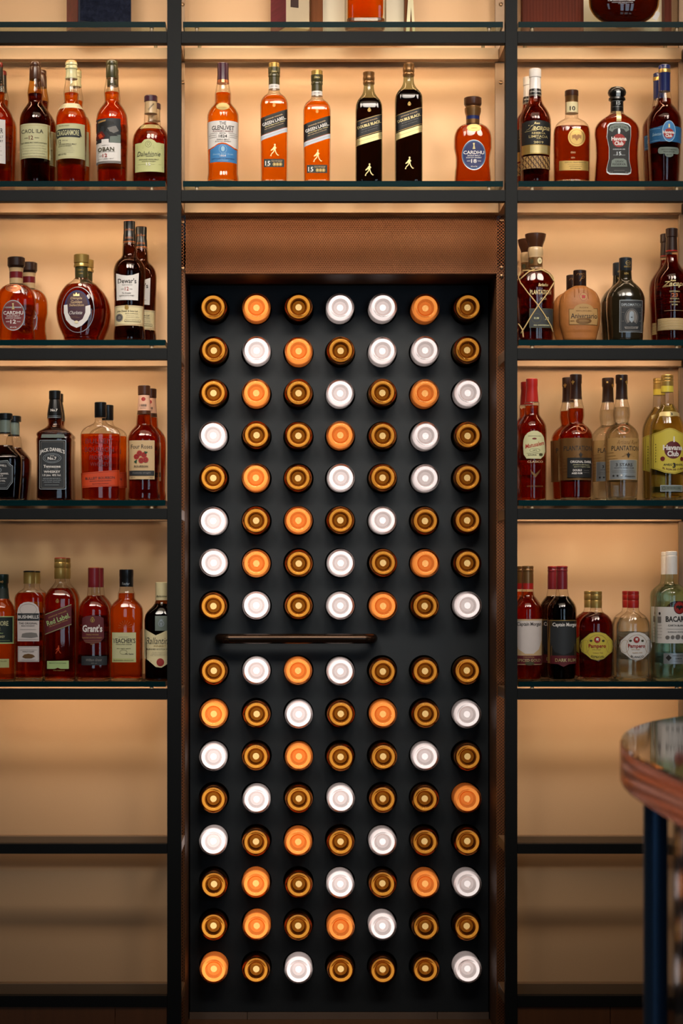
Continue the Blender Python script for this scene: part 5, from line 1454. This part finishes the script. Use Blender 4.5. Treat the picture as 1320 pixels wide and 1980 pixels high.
def rot_box(name, px0, px1, depth, y0, height, ang, mats_fn, label, cat):
    d = L + y0
    x0, x1 = wx(px0, d), wx(px1, d)
    r = tag(empty(name, (x0, y0, zs1), math.radians(ang)), label, cat)
    return r, x1 - x0


# left gift box: turned so its left side shows
r, w_ = rot_box('gift_box', 152, 262, 0, 0.055, 0, 4, None, 'dark blue gift box with red side, at the top of the left bay', 'box')
bm = bmesh.new()
box(bm, 0, w_, 0, 0.085, 0.0, 0.26, bevel=0.0012)
m_foil = mat('crinkled_black_foil', (62, 68, 92), 0.16, 0.7, bump=1.0, bscale=70, var=0.8, vscale=(70, 70, 70))
obj('carton', bm, mat('navy_card', (28, 30, 44), 0.4, var=.1), r)
bm = bmesh.new(); box(bm, 0.004, w_ - 0.003, -0.0012, -0.0004, 0.016, 0.25)
obj('front_print', bm, m_foil, r)
bm = bmesh.new()
for s_, y_, w2 in (('LIMITED EDITION SINGLE MALT SCOTCH WHISKY', .0145, .078), ('MATURED IN SHERRY OAK CASKS', .0105, .062)):
    vs, fs = text_shape(s_, w_ * .55, -y_, w2, .0022, bold=0)
    bv = [bm.verts.new((a, -0.0008, -b)) for a, b in vs]
    for f in fs:
        try: bm.faces.new([bv[i] for i in f])
        except ValueError: pass
obj('lettering', bm, pm('beige'), r)
bm = bmesh.new()   # side panel print, on the left face that leans out towards the lens
box(bm, -0.0012, -0.0004, 0.004, 0.081, 0.006, 0.25)
obj('side_print', bm, mat('magenta_print', (110, 26, 44), 0.35, var=.7, vscale=(40, 40, 60)), r)
r.rotation_euler.z = math.radians(27)

# centre: purple and beige carton
r, w_ = rot_box('gift_box', 553, 602, 0, 0.060, 0, 0, None, 'gift box with purple side and cream front left of the wooden case, top centre', 'box')
bm = bmesh.new(); box(bm, 0, w_, 0, 0.100, 0.0, 0.28, bevel=0.001)
obj('carton', bm, mat('cream_card', (206, 184, 150), 0.5, var=.04), r)
bm = bmesh.new(); box(bm, -0.0012, -0.0002, 0.0005, 0.0995, 0.0005, 0.279)
obj('side_print', bm, mat('purple_print', (128, 44, 66), 0.5, spec=0.2, var=.45, vscale=(6, 6, 90)), r)
bm = bmesh.new(); box(bm, 0.012, 0.034, -0.0012, -0.0004, 0.052, 0.075)
obj('front_print', bm, mat('brown_print', (60, 34, 24), 0.5), r)
r.rotation_euler.z = math.radians(23)


def case(px0, px1, inner0, inner1, y0, y1, wood, lining, label):
    d = L + y0
    x0, x1 = wx(px0, d), wx(px1, d)
    c = tag(empty('wooden_case', ((x0 + x1) / 2, (y0 + y1) / 2, zs1)), label, 'case')
    h = (x1 - x0) / 2
    i0, i1 = wx(inner0, d) - (x0 + x1) / 2, wx(inner1, d) - (x0 + x1) / 2
    t = (y1 - y0) / 2
    for a, b, nm in ((-h, i0, 'side_board'), (i1, h, 'side_board')):
        bm = bmesh.new(); box(bm, a, b, -t, t, 0, .30, bevel=.0012)
        n = max(1, int((b - a) / .008))
        obj(nm, bm, wood, c)
        bm = bmesh.new()
        for k in range(n):
            xx = a + (b - a) * (k + .5) / n
            box(bm, xx - .0012, xx + .0012, -t - .0016, -t + .0005, 0.001, .299)
        obj('moulding', bm, wood, c)
    bm = bmesh.new(); box(bm, i0, i1, t - .006, t, 0.004, .296)
    obj('lining', bm, lining, c)
    bm = bmesh.new(); box(bm, i0, i1, -t, t, 0, .004)
    obj('bottom_board', bm, wood, c)
    return c


m_wood = mat('case_walnut', (112, 62, 26), 0.6, spec=0.15, var=.35, vscale=(120, 120, 6))
m_wood2 = mat('case_mahogany', (92, 34, 14), 0.6, spec=0.15, var=.35, vscale=(120, 120, 6))
m_lin = mat('case_lining', (232, 222, 196), 0.6, var=.03)
case(601, 798, 624, 782, 0.120, 0.165, m_wood, m_lin, 'open walnut display case with cream lining behind the square decanter, top centre')
case(1010, 1298, 1128, 1284, 0.125, 0.170, m_wood2, m_lin, 'mahogany display case behind the round dark flask, top right')
# square decanter
d = L + 0.066
xc = wx(706, d); hw = 39.5 / F * d
r = tag(empty('whisky_decanter', (xc, 0.066, zs1)), 'square clear decanter of orange whisky in front of the walnut case, top centre', 'decanter')
sq = lambda z, rr: (rr * 1.0, 7.0 if rr > .03 else 2.5)
bm = bmesh.new(); lathe(bm, [(0, hw * .92), (.002, hw * .97), (.006, hw), (.17, hw), (.19, hw * .85), (.2, .02), (.22, .017), (.235, .017)], 56, shape=sq)
obj('bottle_glass', bm, mat_shell('bottle_glass_clear', *SHELL['clear']), r, smooth=50)
bm = bmesh.new(); lathe(bm, [(.0172, hw * .60), (.0185, hw * .74), (.022, hw * .83), (.028, hw * .855), (.15, hw * .86)], 56, shape=sq)
obj('liquid', bm, liq('amber'), r, smooth=50)
bm = bmesh.new(); lathe(bm, [(.0008, hw * .88), (.004, hw * .94), (.012, hw * .92), (.0145, hw * .84), (.0158, hw * .6)], 56, shape=sq)
obj('thick_base', bm, mat_liquid('base_crystal', (.97, .97, .90), .85, 1.45), r, smooth=50)
bm = bmesh.new(); lathe(bm, [(.236, .015), (.238, .024), (.27, .024), (.272, .02)], 32)
obj('stopper', bm, cm_('gold'), r, smooth=40)
# ribbon
bm = bmesh.new()
dR = L + 0.11
pl = [(788, 42), (794, -60)], [(800, 42), (794, -60)]
for (a, b), yy, w3 in ((pl[0], 0.108, .0045), (pl[1], 0.114, .0035)):
    for (pa, pb) in ((a, b),):
        p, q = Vector((wx(pa[0], dR), yy, zs1 + 0.0004)), Vector((wx(pb[0], dR), yy - .004, zs1 + .13))
        v = [bm.verts.new(p + Vector((-w3, 0, 0))), bm.verts.new(p + Vector((w3, .003, 0))), bm.verts.new(q + Vector((w3, .003, 0))), bm.verts.new(q + Vector((-w3, 0, 0)))]
        u = [bm.verts.new(t.co + Vector((0, .0006, 0))) for t in v]
        for k in range(4):
            bm.faces.new((v[k], v[(k + 1) % 4], u[(k + 1) % 4], u[k]))
        bm.faces.new(v[::-1]); bm.faces.new(u)
tag(obj('ribbon', bm, pm('ivory')), 'cream ribbon hanging in front of the right edge of the walnut case', 'ribbon')
# round flask, flattened disc on its edge
d = L + 0.066
xc = wx(1206, d); k = d / F
r = tag(empty('rum_flask', (xc, 0.066, zs1)), 'round dark rum flask with white lettering in front of the mahogany case, top right', 'bottle')
prf = pchip([(0, .020), (.004, .028), (.012, .050), (.022, .067), (.036, .080), (.055, .0885), (.075, .090), (.100, .084), (.125, .065), (.140, .04), (.15, .018)])
fsh = lambda z, rr: (max(min(rr * .38, .034), .012), 2.2)
pr = [(.15 * i / 50, prf(.15 * i / 50)) for i in range(51)]
bm = bmesh.new(); lathe(bm, pr + [(.19, .016), (.20, .016)], 64, shape=fsh)
obj('bottle_glass', bm, shell('ambered'), r, smooth=50)
pl = [(z, rr - .003) for z, rr in pr if .007 < z < .12]
bm = bmesh.new(); lathe(bm, pl, 64, shape=lambda z, rr: (max(min(rr * .38, .034), .012) - .0022, 2.2))
obj('liquid', bm, liq('darkbrown'), r, smooth=50)
bm = bmesh.new(); lathe(bm, [(.201, .018), (.203, .022), (.235, .022)], 32)
obj('stopper', bm, cm_('gold'), r, smooth=40)
def fsurf(x, z):
    rr = prf(z); b, n = fsh(z, rr); q = min(abs(x) / rr, .99)
    return -b * (1 - q ** n) ** (1 / n)
ox, oy, s = FR['D']
T = lambda p: ((p[0] - 905) * k / s, wz(oy + p[1] / s, d) - zs1)
build_label('print', [TX('silver', 'ROYAL', 880, 6, 110, 26, bold=.03), TX('silver', 'RUM GRAN RESERVA FAMILIAR', 873, 28, 190, 9), TX('silver', 'PRODUCED AND BOTTLED', 880, 42, 150, 5), TX('silver', 'IN THE TROPICS', 880, 51, 60, 5)], T, fsurf, r)
bm = bmesh.new()
tb = box(bm, -.006, .006, -.0006, .0006, -.011, .011, bevel=.0005)
t_ = obj('tag', bm, pm('white'), r); t_.location = (wx(1267, d) - xc, -.012, wz(36, d) - zs1 + .004); t_.rotation_euler = (0, math.radians(28), 0)

# ---------------------------------------------------------------- polished counter in the foreground
H_TOP = ZC - 0.25
TH = 0.063


def plan(off):
    """outline of the counter in plan, seen from above; off insets it"""
    pts = []
    x0 = 0.506 + off
    Rr = 0.62 - off
    yb = -L + 3.02         # where the corner begins to round
    pts.append((x0, -L + 0.9))
    pts.append((x0, yb - 0.6))
    pts.append((x0, yb - 0.2))
    for i in range(19):
        t = PI / 2 * i / 18
        # superellipse corner reaching far back
        pts.append((x0 + Rr * (1 - math.cos(t)), yb + (1.25 - off) * math.sin(t)))
    pts.append((1.9, yb + 1.25 - off))
    pts.append((1.9, -L + 0.9))
    return pts


def slab(bm, o_, z0, z1, rd=0.0):
    lay = [(0.0, z0), (0.0, z1)] if not rd else [(rd, z0), (rd * .3, z0 + rd * .3), (0, z0 + rd), (0, z1 - rd), (rd * .3, z1 - rd * .3), (rd, z1)]
    rings = [[bm.verts.new((p[0], p[1], z)) for p in plan(o_ + o2)] for o2, z in lay]
    n = len(rings[0])
    for a, b in zip(rings, rings[1:]):
        for i in range(n):
            bm.faces.new((a[i], a[(i + 1) % n], b[(i + 1) % n], b[i]))
    bm.faces.new(rings[0]); bm.faces.new(rings[-1][::-1])
    bmesh.ops.recalc_face_normals(bm, faces=bm.faces[:])


ct = tag(empty('bar_counter', (0.9, -L + 2.6, 0)), 'rounded end of a polished copper edged counter, out of focus at the right', 'counter')
m_cop = mat('polished_copper', (222, 116, 54), 0.2, 1.0, var=.05)
m_top = mat('polished_counter_top', (176, 160, 144), 0.05, 1.0, var=.03)
m_body = mat('polished_steel_body', (150, 152, 160), 0.12, 1.0, var=.05, vscale=(4, 4, 1))
off_ = Vector((-0.9, L - 2.6, 0))
for nm, o_, z0, z1, m, rd in (('edge_band', 0.0, H_TOP - TH, H_TOP - 0.004, m_cop, 0.003), ('counter_top', 0.003, H_TOP - 0.0038, H_TOP, m_top, 0.0), ('body', 0.078, 0.0, H_TOP - TH - 0.0005, m_body, 0.0)):
    bm = bmesh.new()
    slab(bm, o_, z0, z1, rd)
    bmesh.ops.translate(bm, verts=bm.verts[:], vec=off_)
    obj(nm, bm, m, ct, smooth=40)

lx, ly = wx(1267, 3.2), -L + 3.2
bm = bmesh.new()
lathe(bm, [(0.0, 0.03), (0.004, 0.03), (0.006, 0.0185), (H_TOP - TH - 0.0006, 0.0185)], 32)
lg = obj('leg', bm, mat('reflection_blue', (92, 134, 180), 0.3, 0.6, var=.05), ct, smooth=40)  # added leg; its blue stands in for a window reflected in the counter
lg.location = (lx - 0.9, ly + L - 2.6, 0)
